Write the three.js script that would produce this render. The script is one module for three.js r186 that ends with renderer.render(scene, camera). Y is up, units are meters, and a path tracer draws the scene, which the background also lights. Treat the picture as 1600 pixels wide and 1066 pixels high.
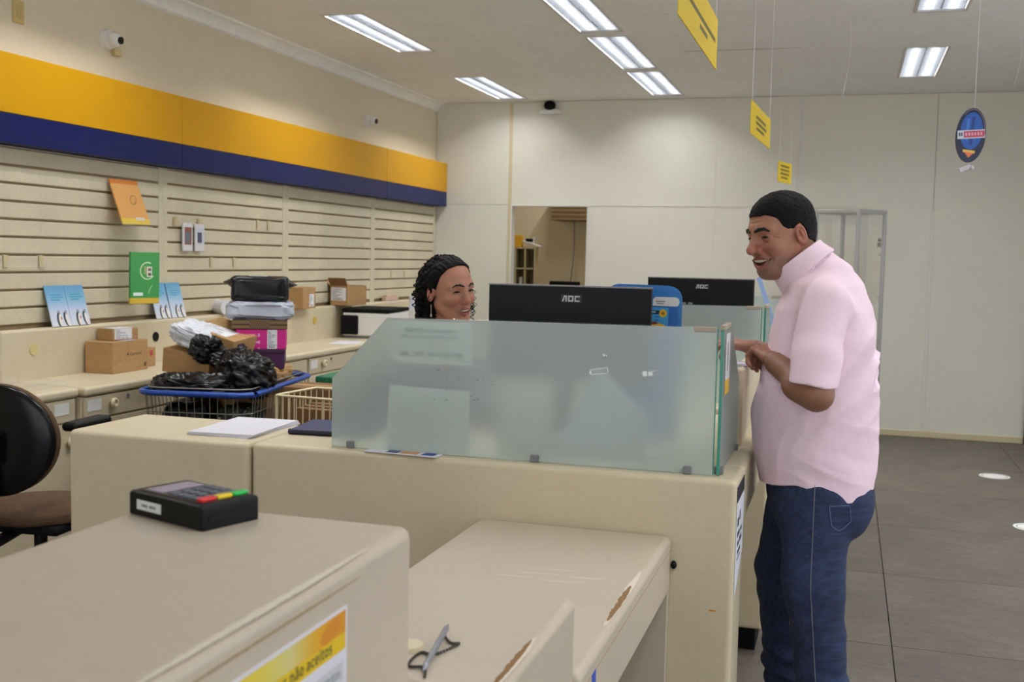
import * as THREE from 'three';
import { RoundedBoxGeometry } from 'three/addons/geometries/RoundedBoxGeometry.js';
import { mergeGeometries } from 'three/addons/utils/BufferGeometryUtils.js';
import { RectAreaLightUniformsLib } from 'three/addons/lights/RectAreaLightUniformsLib.js';

// ---------------------------------------------------------------- camera, lights, exposure
const scene = new THREE.Scene();
const camera = new THREE.PerspectiveCamera(2 * Math.atan(533 / 1711.5) * 180 / Math.PI, 1600 / 1066, 0.05, 60);
camera.position.set(0, 1.5, 0);
camera.rotation.set(-0.0755743, 0.2958071, 0.0216013, 'YXZ');
camera.focus = 3.1;
camera.userData.fStop = 6.7;
const renderer = new THREE.WebGLRenderer({ antialias: true });
renderer.toneMapping = THREE.LinearToneMapping;
renderer.toneMappingExposure = 1.06;
renderer.shadowMap.enabled = true;
scene.background = new THREE.Color().setRGB(0.93, 0.97, 1.05);   // overcast daylight outside the shop front
scene.backgroundIntensity = 2.1;
RectAreaLightUniformsLib.init();
const TUBE_RADIANCE = 115;
const TUBE_COLOR = new THREE.Color().setRGB(0.97, 0.985, 1.0);
const ROOM = { x0: -3.94, x1: 3.3, z0: -10.23, z1: 2.6, h: 3.0 };
// recessed fluorescent fittings: [centre x, centre z]
const FITTINGS = [
  [-3.1, -9.4], [-3.1, -7.0], [-3.1, -4.6], [-3.1, -2.2],
  [-1.625, -9.38], [-1.625, -7.98], [-1.625, -6.55], [-1.625, -5.1], [-1.625, -3.7],
  [0.453, -8.74], [0.453, -6.36], [0.453, -3.98], [0.453, -1.6],
  [2.3, -7.55], [2.3, -5.17], [2.3, -2.79], [2.3, -0.41],
];
const FIT_W = 0.27, FIT_L = 1.27, FIT_D = 0.12;

// ---------------------------------------------------------------- helpers
let seedState = 12345;
function rnd() { seedState = (seedState * 1664525 + 1013904223) >>> 0; return seedState / 4294967296; }
function reseed(n) { seedState = n >>> 0; rnd(); rnd(); }
const used = {};
function numbered(name) { if (!(name in used)) { used[name] = 0; return name; } used[name]++; return name + '_' + String(used[name]).padStart(3, '0'); }
function thing(name, label, category, pos = [0, 0, 0], turn = 0, group) {
  const o = new THREE.Group(); o.name = numbered(name); o.position.set(...pos); o.rotation.y = turn;
  o.userData = { label, category }; if (group) o.userData.group = group; scene.add(o); return o;
}
function mesh(name, geo, mat, parent = scene) {
  const m = new THREE.Mesh(geo, mat); m.name = name; m.castShadow = true; m.receiveShadow = true; parent.add(m); return m;
}
function single(name, label, category, geo, mat, pos = [0, 0, 0], turn = 0, group) {
  const m = mesh(numbered(name), geo, mat); m.position.set(...pos); m.rotation.y = turn;
  m.userData = { label, category }; if (group) m.userData.group = group; return m;
}
function structGroup(name) { const o = new THREE.Group(); o.name = name; o.userData = { kind: 'structure' }; scene.add(o); return o; }
function struct(name, geo, mat) { const m = mesh(name, geo, mat); m.userData.kind = 'structure'; return m; }
const V = (x, y, z) => new THREE.Vector3(x, y, z);
// box between two corners; r = edge radius
function span(x0, x1, y0, y1, z0, z1, r = 0, seg = 2) {
  const w = Math.abs(x1 - x0), h = Math.abs(y1 - y0), d = Math.abs(z1 - z0);
  const g = r > 0 ? new RoundedBoxGeometry(w, h, d, seg, Math.min(r, w / 2.01, h / 2.01, d / 2.01)) : new THREE.BoxGeometry(w, h, d);
  g.translate((x0 + x1) / 2, (y0 + y1) / 2, (z0 + z1) / 2); return g;
}
function flat(g) { return g.index ? g.toNonIndexed() : g; }
function merge(list) {
  const l = list.map(flat); for (const g of l) for (const k of Object.keys(g.attributes)) if (!['position', 'normal', 'uv'].includes(k)) g.deleteAttribute(k);
  return mergeGeometries(l);
}
function metreUV(g, ox = 0, oy = 0) {            // box-projected texture coordinates in metres
  g = flat(g); const p = g.attributes.position, n = g.attributes.normal, uv = new Float32Array(p.count * 2);
  for (let i = 0; i < p.count; i += 3) {
    let nx = 0, ny = 0, nz = 0; for (let k = 0; k < 3; k++) { nx += Math.abs(n.getX(i + k)); ny += Math.abs(n.getY(i + k)); nz += Math.abs(n.getZ(i + k)); }
    for (let k = 0; k < 3; k++) {
      const x = p.getX(i + k), y = p.getY(i + k), z = p.getZ(i + k);
      const [u, v] = ny >= nx && ny >= nz ? [x, z] : nx >= nz ? [z, y] : [x, y];
      uv[(i + k) * 2] = u + ox; uv[(i + k) * 2 + 1] = v + oy;
    }
  }
  g.setAttribute('uv', new THREE.BufferAttribute(uv, 2)); return g;
}
function rod(a, b, r, seg = 8, r2 = r) {
  const A = V(...a), B = V(...b), d = B.clone().sub(A), L = d.length();
  const g = new THREE.CylinderGeometry(r2, r, L, seg); g.translate(0, L / 2, 0);
  g.applyQuaternion(new THREE.Quaternion().setFromUnitVectors(V(0, 1, 0), d.normalize())); g.translate(A.x, A.y, A.z); return g;
}
function tube(pts, r, n = 24, seg = 8, closed = false, tension = 0.5) {
  return new THREE.TubeGeometry(new THREE.CatmullRomCurve3(pts.map(p => V(...p)), closed, 'catmullrom', tension), n, r, seg, closed);
}
function ball(c, r, w = 16, h = 12) { const g = new THREE.SphereGeometry(1, w, h); g.scale(...(Array.isArray(r) ? r : [r, r, r])); g.translate(...c); return g; }
function plate(points, t, bevel = 0) {           // outline in xy, thickness t along +z
  const s = new THREE.Shape(); points.forEach((p, i) => i ? s.lineTo(p[0], p[1]) : s.moveTo(p[0], p[1]));
  return new THREE.ExtrudeGeometry(s, { depth: t, bevelEnabled: bevel > 0, bevelSize: bevel, bevelThickness: bevel, bevelSegments: 2 });
}
function roundedRect(w, h, r, x = 0, y = 0) {
  const s = new THREE.Shape(); s.moveTo(x + r, y); s.lineTo(x + w - r, y); s.quadraticCurveTo(x + w, y, x + w, y + r); s.lineTo(x + w, y + h - r);
  s.quadraticCurveTo(x + w, y + h, x + w - r, y + h); s.lineTo(x + r, y + h); s.quadraticCurveTo(x, y + h, x, y + h - r); s.lineTo(x, y + r); s.quadraticCurveTo(x, y, x + r, y); return s;
}
// value noise
function hash3(x, y, z) { let h = (Math.imul(x, 374761393) + Math.imul(y, 668265263) + Math.imul(z, 2147483647 ^ 0x5bd1e995)) | 0; h = Math.imul(h ^ (h >>> 13), 1274126177); return ((h ^ (h >>> 16)) >>> 0) / 4294967295; }
function noise3(x, y, z) {
  const xi = Math.floor(x), yi = Math.floor(y), zi = Math.floor(z), f = t => t * t * (3 - 2 * t), u = f(x - xi), v = f(y - yi), w = f(z - zi);
  const L = (a, b, t) => a + (b - a) * t, q = (a, b, c) => hash3(xi + a, yi + b, zi + c);
  return L(L(L(q(0, 0, 0), q(1, 0, 0), u), L(q(0, 1, 0), q(1, 1, 0), u), v), L(L(q(0, 0, 1), q(1, 0, 1), u), L(q(0, 1, 1), q(1, 1, 1), u), v), w) * 2 - 1;
}
function fbm(x, y, z, o = 4) { let s = 0, a = 0.5; for (let i = 0; i < o; i++) { s += a * noise3(x, y, z); x *= 2.03; y *= 2.03; z *= 2.03; a *= 0.5; } return s; }

// ---------------------------------------------------------------- textures
function canvasTex(w, h, draw, srgb = true) {
  const c = document.createElement('canvas'); c.width = w; c.height = h; draw(c.getContext('2d'), w, h);
  const t = new THREE.CanvasTexture(c); if (srgb) t.colorSpace = THREE.SRGBColorSpace; t.magFilter = THREE.LinearFilter; return t;
}
function noiseTex(n, fn, srgb = true) {          // tileable: fn(u, v, tn) -> [r, g, b] 0..1, tn(freq, k) periodic noise -1..1
  const d = new Uint8Array(n * n * 4);
  const per = (x, y, f, k) => { const xi = Math.floor(x), yi = Math.floor(y), s = t => t * t * (3 - 2 * t), u = s(x - xi), v = s(y - yi), m = a => ((a % f) + f) % f; const q = (a, b) => hash3(m(xi + a), m(yi + b), k); return ((q(0, 0) * (1 - u) + q(1, 0) * u) * (1 - v) + (q(0, 1) * (1 - u) + q(1, 1) * u) * v) * 2 - 1; };
  for (let j = 0; j < n; j++) for (let i = 0; i < n; i++) {
    const u = i / n, v = j / n, c = fn(u, v, (f, k = 0, fy = f) => per(u * f, v * fy, Math.max(f, fy), k));
    for (let k = 0; k < 3; k++) d[(j * n + i) * 4 + k] = Math.max(0, Math.min(255, Math.round(c[k] * 255))); d[(j * n + i) * 4 + 3] = 255;
  }
  const t = new THREE.DataTexture(d, n, n); t.wrapS = t.wrapT = THREE.RepeatWrapping; t.magFilter = THREE.LinearFilter; if (srgb) t.colorSpace = THREE.SRGBColorSpace; t.needsUpdate = true; return t;
}
const std = (o) => new THREE.MeshStandardMaterial(o);
const phys = (o) => new THREE.MeshPhysicalMaterial(o);
const tint = (hex, amt, fn) => { const c = new THREE.Color(hex); const s = c.clone().convertLinearToSRGB(); return (u, v, tn) => { const m = 1 + amt * fn(tn, u, v); return [s.r * m, s.g * m, s.b * m]; }; };
const T = {
  cream: noiseTex(512, tint('#cfc2a4', 1, (t) => 0.006 * t(7, 51) + 0.006 * t(23, 52) + 0.010 * t(160, 53) + 0.008 * t(256, 54))),
  laminate: noiseTex(512, tint('#c2b5a2', 1, (t) => 0.006 * t(7, 1) + 0.006 * t(23, 2) + 0.010 * t(160, 3) + 0.008 * t(256, 4))),
  slat: noiseTex(256, tint('#cfc5aa', 1, (t) => 0.02 * t(5, 5) + 0.015 * t(41, 6) + 0.012 * t(128, 7))),
  wall: noiseTex(512, tint('#e0ddd0', 1, (t) => 0.004 * t(6, 8) + 0.005 * t(40, 9) + 0.008 * t(256, 10))),
  paint: noiseTex(512, tint('#ddd2b8', 1, (t) => 0.006 * t(6, 11) + 0.006 * t(40, 12) + 0.010 * t(256, 13))),
  ceiling: noiseTex(512, tint('#f1f0ec', 1, (t) => 0.010 * t(5, 14) + 0.012 * t(33, 15) + 0.010 * t(256, 16))),
  floor: noiseTex(1024, tint('#645d53', 1, (t) => 0.05 * t(4, 17) + 0.06 * t(14, 18, 40) + 0.05 * t(60, 19) + 0.10 * t(512, 20) + 0.05 * t(256, 21))),
  kraft: noiseTex(256, tint('#b08a5c', 1, (t) => 0.04 * t(5, 22) + 0.03 * t(64, 23) + 0.03 * t(20, 24, 128))),
  denim: noiseTex(512, (u, v, t) => { const w = 0.5 + 0.5 * Math.sin((u + v) * 512 * Math.PI / 3); const m = 1 + 0.10 * (w - 0.5) + 0.16 * t(128, 25) + 0.10 * t(9, 26); return [0.150 * m, 0.195 * m, 0.315 * m]; }),
  cloth: noiseTex(512, (u, v, t) => { const m = 1 + 0.010 * t(256, 27) + 0.008 * t(12, 36); return [0.935 * m, 0.828 * m, 0.878 * m]; }),
  fabric: noiseTex(256, tint('#5b4430', 1, (t) => 0.10 * t(128, 28) + 0.08 * t(64, 29) + 0.05 * t(6, 30))),
  crease: noiseTex(256, (u, v, t) => { const r = (1 - Math.abs(t(6, 31))) * 0.6 + (1 - Math.abs(t(13, 32))) * 0.3 + 0.1 * t(40, 33); return [r, r, r]; }, false),
  fine: noiseTex(256, (u, v, t) => { const r = 0.5 + 0.25 * t(64, 34) + 0.25 * t(128, 35); return [r, r, r]; }, false),
};
const M = {
  laminate: std({ map: T.laminate, roughness: 0.42 }),
  creamLam: std({ map: T.cream, roughness: 0.42 }),
  laminateDark: std({ color: '#a58e6c', roughness: 0.6 }),
  slat: std({ map: T.slat, roughness: 0.5 }),
  wall: std({ map: T.wall, roughness: 0.55 }),
  paint: std({ map: T.paint, roughness: 0.75 }),
  ceiling: std({ map: T.ceiling, roughness: 0.9 }),
  floor: [1, 1.05, 0.95].map(k => std({ map: T.floor, color: new THREE.Color(k, k, k), roughness: 0.5 })),
  grout: std({ color: '#45403a', roughness: 0.9 }),
  strip: std({ color: '#dcdad2', roughness: 0.5 }),
  cream: std({ color: '#cfc29e', roughness: 0.6 }),
  yellow: phys({ color: '#d09800', roughness: 0.4, specularIntensity: 0.5 }),
  blue: phys({ color: '#121b55', roughness: 0.4, specularIntensity: 0.5 }),
  black: phys({ color: '#0b0b0d', roughness: 0.45, specularIntensity: 0.45 }),
  blackGloss: phys({ color: '#0a0a0c', roughness: 0.22, specularIntensity: 0.6 }),
  blackMatte: phys({ color: '#101012', roughness: 0.75, specularIntensity: 0.3 }),
  grey: std({ color: '#77787a', roughness: 0.45 }),
  metal: std({ color: '#a9abad', roughness: 0.35, metalness: 0.9 }),
  alu: std({ color: '#c6c8ca', roughness: 0.4, metalness: 0.6 }),
  white: std({ color: '#e8e7e4', roughness: 0.55 }),
  paper: std({ color: '#d9d7e0', roughness: 0.8 }),
  paperThin: phys({ color: '#f2f4f2', roughness: 1, transmission: 0.55, thickness: 0 }),
  enamel: std({ color: '#f2f2f0', roughness: 0.35 }),
  kraft: std({ map: T.kraft, roughness: 0.85 }),
  kraftDark: std({ map: T.kraft, color: '#b3a696', roughness: 0.85 }),
  chip: std({ color: '#8a6a45', roughness: 0.95 }),
  chipWhite: std({ color: '#dcd1bf', roughness: 0.8 }),
  knob: std({ color: '#dccfae', roughness: 0.4 }),
  acrylic: phys({ color: '#ffffff', transmission: 1, roughness: 0.05, thickness: 0, ior: 1.3 }),
  clearGlass: phys({ color: '#ffffff', transmission: 1, roughness: 0.02, thickness: 0, ior: 1.5 }),
  frosted: phys({ color: '#eef4f2', transmission: 0.7, roughness: 0.3, thickness: 0.008, ior: 1.45, attenuationColor: new THREE.Color('#9fcabb'), attenuationDistance: 0.05 }),
  glassEdge: phys({ color: '#3fa58c', roughness: 0.25, transmission: 0.25, thickness: 0.01, ior: 1.5 }),
  wire: std({ color: '#8d8b86', roughness: 0.4, metalness: 0.7 }),
  wireCream: std({ color: '#d8caa6', roughness: 0.5 }),
  blueRim: std({ color: '#1f479c', roughness: 0.3 }),
  bag: phys({ color: '#0d0d11', roughness: 0.3, specularIntensity: 0.8 }),
  bagGrey: phys({ color: '#b4b9c6', roughness: 0.35 }),
  bagWhite: phys({ color: '#d5d8e0', roughness: 0.4 }),
  tubeGlow: std({ color: '#ffffff', emissive: new THREE.Color(1, 0.97, 0.94), emissiveIntensity: 2.2, roughness: 0.4 }),
};

// ---------------------------------------------------------------- the room
const R = ROOM;
{
  const floor = structGroup('floor');
  mesh('floor_slab', span(R.x0 - 0.2, R.x1 + 0.2, -0.2, -0.02, -12.9, R.z1 + 0.2), M.grout, floor);
  const P = 1.068, G = 0.004; let k = 0;
  for (let xi = 0; ; xi++) {
    const xa = 0.228 - 4 * P + xi * P; if (xa > R.x1) break;
    for (let zi = 0; ; zi++) {
      const za = -4.5 + 6 * P - zi * P; if (za < R.z0) break;
      const a = Math.max(xa + G / 2, R.x0), b = Math.min(xa + P - G / 2, R.x1), c = Math.min(za - G / 2, R.z1), d = Math.max(za - P + G / 2, R.z0);
      if (b - a < 0.02 || c - d < 0.02) continue;
      mesh('tile' + (k ? '_' + String(k).padStart(3, '0') : ''), metreUV(span(a, b, -0.03, 0, d, c), xi * 0.37, zi * 0.61), M.floor[(xi * 7 + zi * 5) % 3], floor); k++;
    }
  }
  mesh('back_room_floor', metreUV(span(R.x0, -1.6, -0.03, 0, -12.7, R.z0)), M.floor[2], floor);
}
{ // ceiling with an opening for every fitting
  const s = new THREE.Shape(); s.moveTo(R.x0 - 0.2, -(R.z1 + 0.2)); s.lineTo(R.x1 + 0.2, -(R.z1 + 0.2)); s.lineTo(R.x1 + 0.2, 12.9); s.lineTo(R.x0 - 0.2, 12.9); s.closePath();
  for (const [x, z] of FITTINGS) { const h = new THREE.Path(), a = FIT_W / 2, b = FIT_L / 2; h.moveTo(x - a, -z - b); h.lineTo(x - a, -z + b); h.lineTo(x + a, -z + b); h.lineTo(x + a, -z - b); h.closePath(); s.holes.push(h); }
  const g = new THREE.ExtrudeGeometry(s, { depth: 0.2, bevelEnabled: false }); g.rotateX(-Math.PI / 2); g.translate(0, R.h, 0);
  struct('ceiling', metreUV(g), M.ceiling);
  const prof = new THREE.Shape(); prof.moveTo(0, 0); prof.lineTo(0.085, 0); prof.lineTo(0.078, -0.014); prof.quadraticCurveTo(0.03, -0.02, 0.018, -0.075); prof.lineTo(0, -0.085); prof.closePath();
  const cg = new THREE.ExtrudeGeometry(prof, { depth: R.z1 - R.z0, bevelEnabled: false, curveSegments: 6 }); cg.translate(R.x0, R.h, R.z0);
  struct('trim_1', cg, M.ceiling);
}
struct('wall_left', metreUV(span(R.x0 - 0.2, R.x0, 0, R.h, -12.7, R.z1)), M.paint);
{ // street side with a row of windows, outside the view
  const x = R.x1, wr = structGroup('wall_right'), a = -7.4, b = -0.6;
  mesh('wall_piece', metreUV(merge([span(x, x + 0.2, 2.5, R.h, R.z0, R.z1), span(x, x + 0.2, 0, 0.5, R.z0, R.z1), span(x, x + 0.2, 0.5, 2.5, R.z0, a), span(x, x + 0.2, 0.5, 2.5, b, R.z1)])), M.wall, wr);
  const win = structGroup('window_2');
  for (let i = 0; i <= 5; i++) { const z = a + i * 1.36; mesh('mullion', span(x + 0.08, x + 0.13, 0.5, 2.5, z - 0.025, z + 0.025), M.alu, win); if (i < 5) mesh('pane', span(x + 0.1, x + 0.106, 0.52, 2.48, z + 0.025, z + 1.335), M.clearGlass, win); }
}
{ // glazed shop front behind the camera
  const z = R.z1, wf = structGroup('wall_front');
  mesh('wall_piece', metreUV(merge([span(R.x0 - 0.2, R.x1 + 0.2, 2.55, R.h, z, z + 0.2), span(R.x0 - 0.2, -3.2, 0, 2.55, z, z + 0.2), span(2.7, R.x1 + 0.2, 0, 2.55, z, z + 0.2), span(-3.2, 2.7, 0, 0.15, z, z + 0.2)])), M.paint, wf);
  const win = structGroup('window_1');
  for (let i = 0; i <= 5; i++) { const x = -3.2 + i * 1.18; mesh('mullion', span(x - 0.025, x + 0.025, 0.15, 2.55, z + 0.08, z + 0.13), M.alu, win); if (i < 5) mesh('pane', span(x + 0.025, x + 1.155, 0.17, 2.53, z + 0.1, z + 0.106), M.clearGlass, win); }
  mesh('frame_rail', span(-3.2, 2.7, 0.15, 0.19, z + 0.08, z + 0.13), M.alu, win); mesh('frame_rail', span(-3.2, 2.7, 2.51, 2.55, z + 0.08, z + 0.13), M.alu, win);
}
{ // back wall of large panels, with a doorway
  const w = structGroup('wall_back'), z = R.z0, th = 0.09;
  const cols = [[-3.94, -3.17], [-3.17, -2.35], [-2.35, -1.206], [-1.206, -0.456], [-0.456, 0.683], [0.683, 1.52], [1.52, 3.3]];
  const dl = -3.147, dr = -2.395, dh = 2.006, j = 2.018; let k = 0;
  const panel = (a, b, c, d) => mesh('panel' + (k ? '_' + String(k).padStart(3, '0') : ''), metreUV(span(a + 0.002, b - 0.002, c, d - 0.003, z - th, z, 0.0015, 1), k++ * 0.31, 0.2), M.wall, w);
  for (const [a, b] of cols) {
    panel(a, b, j, R.h);
    if (a === -3.17) { panel(-3.17, dl + 0.002, 0, j); panel(dr - 0.002, -2.35, 0, j); } else panel(a, b, 0, j);
  }
  mesh('core', merge([span(R.x0, dl, 0, R.h, z - th + 0.01, z - 0.012), span(dr, R.x1, 0, R.h, z - th + 0.01, z - 0.012), span(dl, dr, dh + 0.02, R.h, z - th + 0.01, z - 0.012)]), M.wall, w);
  for (const [x, wd] of [[-3.17, 0.034], [-0.456, 0.026], [0.683, 0.03]]) mesh('joint_strip', span(x - wd / 2, x + wd / 2, x === -3.17 ? 0 : 0.06, x === 0.683 ? 1.99 : 2.99, z, z + 0.006, 0.002, 1), x === -3.17 ? M.cream : M.strip, w);
  for (const [x, wd] of [[-2.35, 0.012], [-1.206, 0.012]]) mesh('joint_strip', span(x - wd / 2, x + wd / 2, 0.06, 2.99, z, z + 0.003), M.wall, w);
  mesh('joint_strip', span(-3.14, 1.5, j - 0.008, j + 0.008, z, z + 0.004), M.wall, w);
  const df = structGroup('door_1');
  mesh('door_frame', merge([span(dl - 0.012, dl + 0.003, 0, dh + 0.012, z - th - 0.01, z + 0.008), span(dr - 0.003, dr + 0.012, 0, dh + 0.012, z - th - 0.01, z + 0.008), span(dl + 0.003, dr - 0.003, dh - 0.003, dh + 0.012, z - th - 0.01, z + 0.008)]), M.strip, df);
  struct('baseboard_back', merge([span(-3.94, -3.17, 0, 0.055, z, z + 0.014, 0.004, 1), span(-2.37, 1.5, 0, 0.055, z, z + 0.014, 0.004, 1)]), M.cream);
  struct('trim_2', span(1.5, 1.6, 0, 2.45, z, z + 0.05, 0.004, 1), std({ color: '#55504a', roughness: 0.6 }));
  // the small room behind the doorway
  struct('wall_back_room_1', metreUV(span(-4.1, -1.6, 0, R.h, -12.7, -12.55)), M.paint);
  struct('wall_back_room_2', metreUV(span(-1.75, -1.6, 0, R.h, -12.55, z - th - 0.01)), M.paint);
}
// ---------------------------------------------------------------- lamps
{
  const bladeN = 20;
  const trough = (sx) => { const s = new THREE.Shape(); const c = sx * 0.066, w = 0.062, t = 0.003; s.moveTo(c - w, 0.006); s.quadraticCurveTo(c - w + 0.01, FIT_D - 0.016, c, FIT_D - 0.012); s.quadraticCurveTo(c + w - 0.01, FIT_D - 0.016, c + w, 0.006); s.lineTo(c + w + t, 0.006); s.quadraticCurveTo(c + w - 0.004, FIT_D - 0.008, c, FIT_D - 0.006); s.quadraticCurveTo(c - w + 0.004, FIT_D - 0.008, c - w - t, 0.006); s.closePath(); const g = new THREE.ExtrudeGeometry(s, { depth: FIT_L - 0.02, bevelEnabled: false, curveSegments: 8 }); g.translate(0, 0, -(FIT_L - 0.02) / 2); return g; };
  const a = FIT_W / 2 - 0.001, b = FIT_L / 2 - 0.001;
  const housing = merge([span(-a, -a + 0.003, 0, FIT_D, -b, b), span(a - 0.003, a, 0, FIT_D, -b, b), span(-a, a, 0, FIT_D, -b, -b + 0.003), span(-a, a, 0, FIT_D, b - 0.003, b), span(-a, a, FIT_D, FIT_D + 0.004, -b, b)]);
  const rim = merge([span(-a - 0.014, -a + 0.003, -0.004, -0.0005, -b - 0.014, b + 0.014), span(a - 0.003, a + 0.014, -0.004, -0.0005, -b - 0.014, b + 0.014), span(-a, a, -0.004, -0.0005, -b - 0.014, -b + 0.003), span(-a, a, -0.004, -0.0005, b - 0.003, b + 0.014)]);
  const tL = trough(-1), tR = trough(1), blade = (() => { const q = new THREE.Shape(); q.moveTo(-0.001, 0.003); q.lineTo(0.001, 0.003); q.quadraticCurveTo(0.002, 0.02, 0.0075, 0.031); q.lineTo(-0.0075, 0.031); q.quadraticCurveTo(-0.002, 0.02, -0.001, 0.003); const g = new THREE.ExtrudeGeometry(q, { depth: 2 * a - 0.008, bevelEnabled: false, curveSegments: 4 }); g.rotateY(Math.PI / 2); g.translate(-a + 0.004, 0, 0); return g; })(), tubeG = new THREE.CylinderGeometry(0.013, 0.013, FIT_L - 0.08, 10); tubeG.rotateX(Math.PI / 2);
  const rimM = std({ color: '#cfccc6', roughness: 0.5 }), reflM = std({ color: '#9da0a6', roughness: 0.28, metalness: 0.85 }), bladeM = std({ color: '#a6a9ae', roughness: 0.3, metalness: 0.85 });
  const place = (x, z) => z < -8.5 ? 'at the back wall' : z < -7.2 ? 'one step from the back wall' : z < -6 ? 'in the middle of the ceiling' : 'toward the front of the room';
  const rowName = x => x < -2.5 ? 'row along the slat wall' : x < 0 ? 'centre row' : x < 1.5 ? 'row above the customer floor' : 'row by the right wall';
  const rowCount = {};
  FITTINGS.forEach(([x, z]) => {
    const rn = rowName(x); rowCount[rn] = (rowCount[rn] || 0) + 1;
    const ord = ['first', 'second', 'third', 'fourth', 'fifth', 'sixth', 'seventh'][rowCount[rn] - 1];
    const f = thing('ceiling_light', `recessed louvred fluorescent light, ${ord} from the back wall in the ${rn}`, 'ceiling light', [x, R.h, z], 0, 'recessed fluorescent lights');
    mesh('housing', housing, M.enamel, f); mesh('rim', rim, rimM, f);
    for (const [s, t] of [[-1, tL], [1, tR]]) {
      mesh('reflector', t, reflM, f);
      const tb = mesh('fluorescent_tube', tubeG, M.tubeGlow, f); tb.position.set(s * 0.066, 0.056, 0);
      const l = new THREE.RectAreaLight(TUBE_COLOR, TUBE_RADIANCE, 0.026, FIT_L - 0.08); l.rotation.x = -Math.PI / 2; l.position.set(s * 0.066, 0.041, 0); f.add(l);
    }
    for (let i = 0; i < bladeN; i++) { const m = mesh('louvre_blade', blade, bladeM, f); m.position.z = -b + (i + 0.5) * 2 * b / bladeN; }
  });
  // ceiling lamp of the small back room
  const f = thing('back_room_lamp', 'surface fluorescent batten in the room behind the doorway', 'ceiling light', [-2.9, R.h, -11.5]);
  mesh('batten', span(-0.06, 0.06, -0.05, 0, -0.6, 0.6, 0.006, 1), M.enamel, f);
  const tb = mesh('fluorescent_tube', tubeG, M.tubeGlow, f); tb.position.set(0, -0.07, 0);
  const l = new THREE.RectAreaLight(new THREE.Color().setRGB(1, 0.94, 0.86), 120, 0.03, 1.1); l.rotation.x = -Math.PI / 2; l.position.set(0, -0.09, 0); f.add(l);
}
// ---------------------------------------------------------------- left wall: fascia, slat wall, wall counter
{
  const f = thing('fascia_band', 'long yellow and blue fascia band running above the slat wall', 'fascia');
  const ys = [[-10.22, -8.75], [-8.75, -5.72], [-5.72, -2.69], [-2.69, 0.34]];
  for (const [a, b] of ys) {
    mesh('yellow_panel', span(-3.9395, -3.82, 2.134, 2.415, a + 0.0015, b - 0.0015, 0.003, 1), M.yellow, f).userData.label = 'yellow fascia panel';
    mesh('blue_panel', span(-3.9395, -3.82, 1.993, 2.133, a + 0.0015, b - 0.0015, 0.003, 1), M.blue, f).userData.label = 'dark blue fascia panel';
  }
}
{
  const edges = [-2.66, -4.15, -5.644, -7.13, -8.65, -10.12], pitch = 0.0868, top = 1.985, X = -3.9;
  const where = ['out of sight left of the office chair', 'left of the green leaflet, above the brown boxes', 'behind the parcel cart stack', 'above the open cardboard box', 'furthest back, next to the back wall'];
  const prof = new THREE.Shape(); // T-slot board profile: x depth, y height
  const hgt = pitch - 0.013; prof.moveTo(0, 0.002); prof.lineTo(0.002, 0); prof.lineTo(0.013, 0); prof.lineTo(0.016, -0.001); prof.lineTo(0.018, 0.003); prof.lineTo(0.018, hgt - 0.003); prof.lineTo(0.015, hgt); prof.lineTo(0, hgt); prof.closePath();
  for (let i = 0; i < 5; i++) {
    const z1 = edges[i], z0 = edges[i + 1], p = thing('slat_wall_panel', `beige grooved slat wall panel ${where[i]}`, 'slat wall', [X, 1.1, (z0 + z1) / 2], 0, 'slat wall panels');
    const L = z1 - z0;
    mesh('backboard', span(-0.036, -0.02, -0.02, top - 1.1, -L / 2, L / 2), M.laminateDark, p);
    mesh('edge_strip', metreUV(span(-0.02, 0.0005, -0.02, top - 1.1, -L / 2 - 0.0, -L / 2 + 0.045, 0.002, 1)), M.slat, p); mesh('edge_strip', metreUV(span(-0.02, 0.0005, -0.02, top - 1.1, L / 2 - 0.04, L / 2, 0.002, 1)), M.slat, p);
    const g0 = metreUV((() => { const g = new THREE.ExtrudeGeometry(prof, { depth: L - 0.087, bevelEnabled: false }); g.translate(-0.0195, 0, -L / 2 + 0.046); return g; })(), i * 0.37, 0);
    for (let k = 0; k < 11; k++) { const y = 1.8985 - 1.1 - k * pitch + 0.0065; if (y < -0.02) break; const m = mesh('slat', g0, M.slat, p); m.position.y = y - 0.0; }
  }
}
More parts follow.
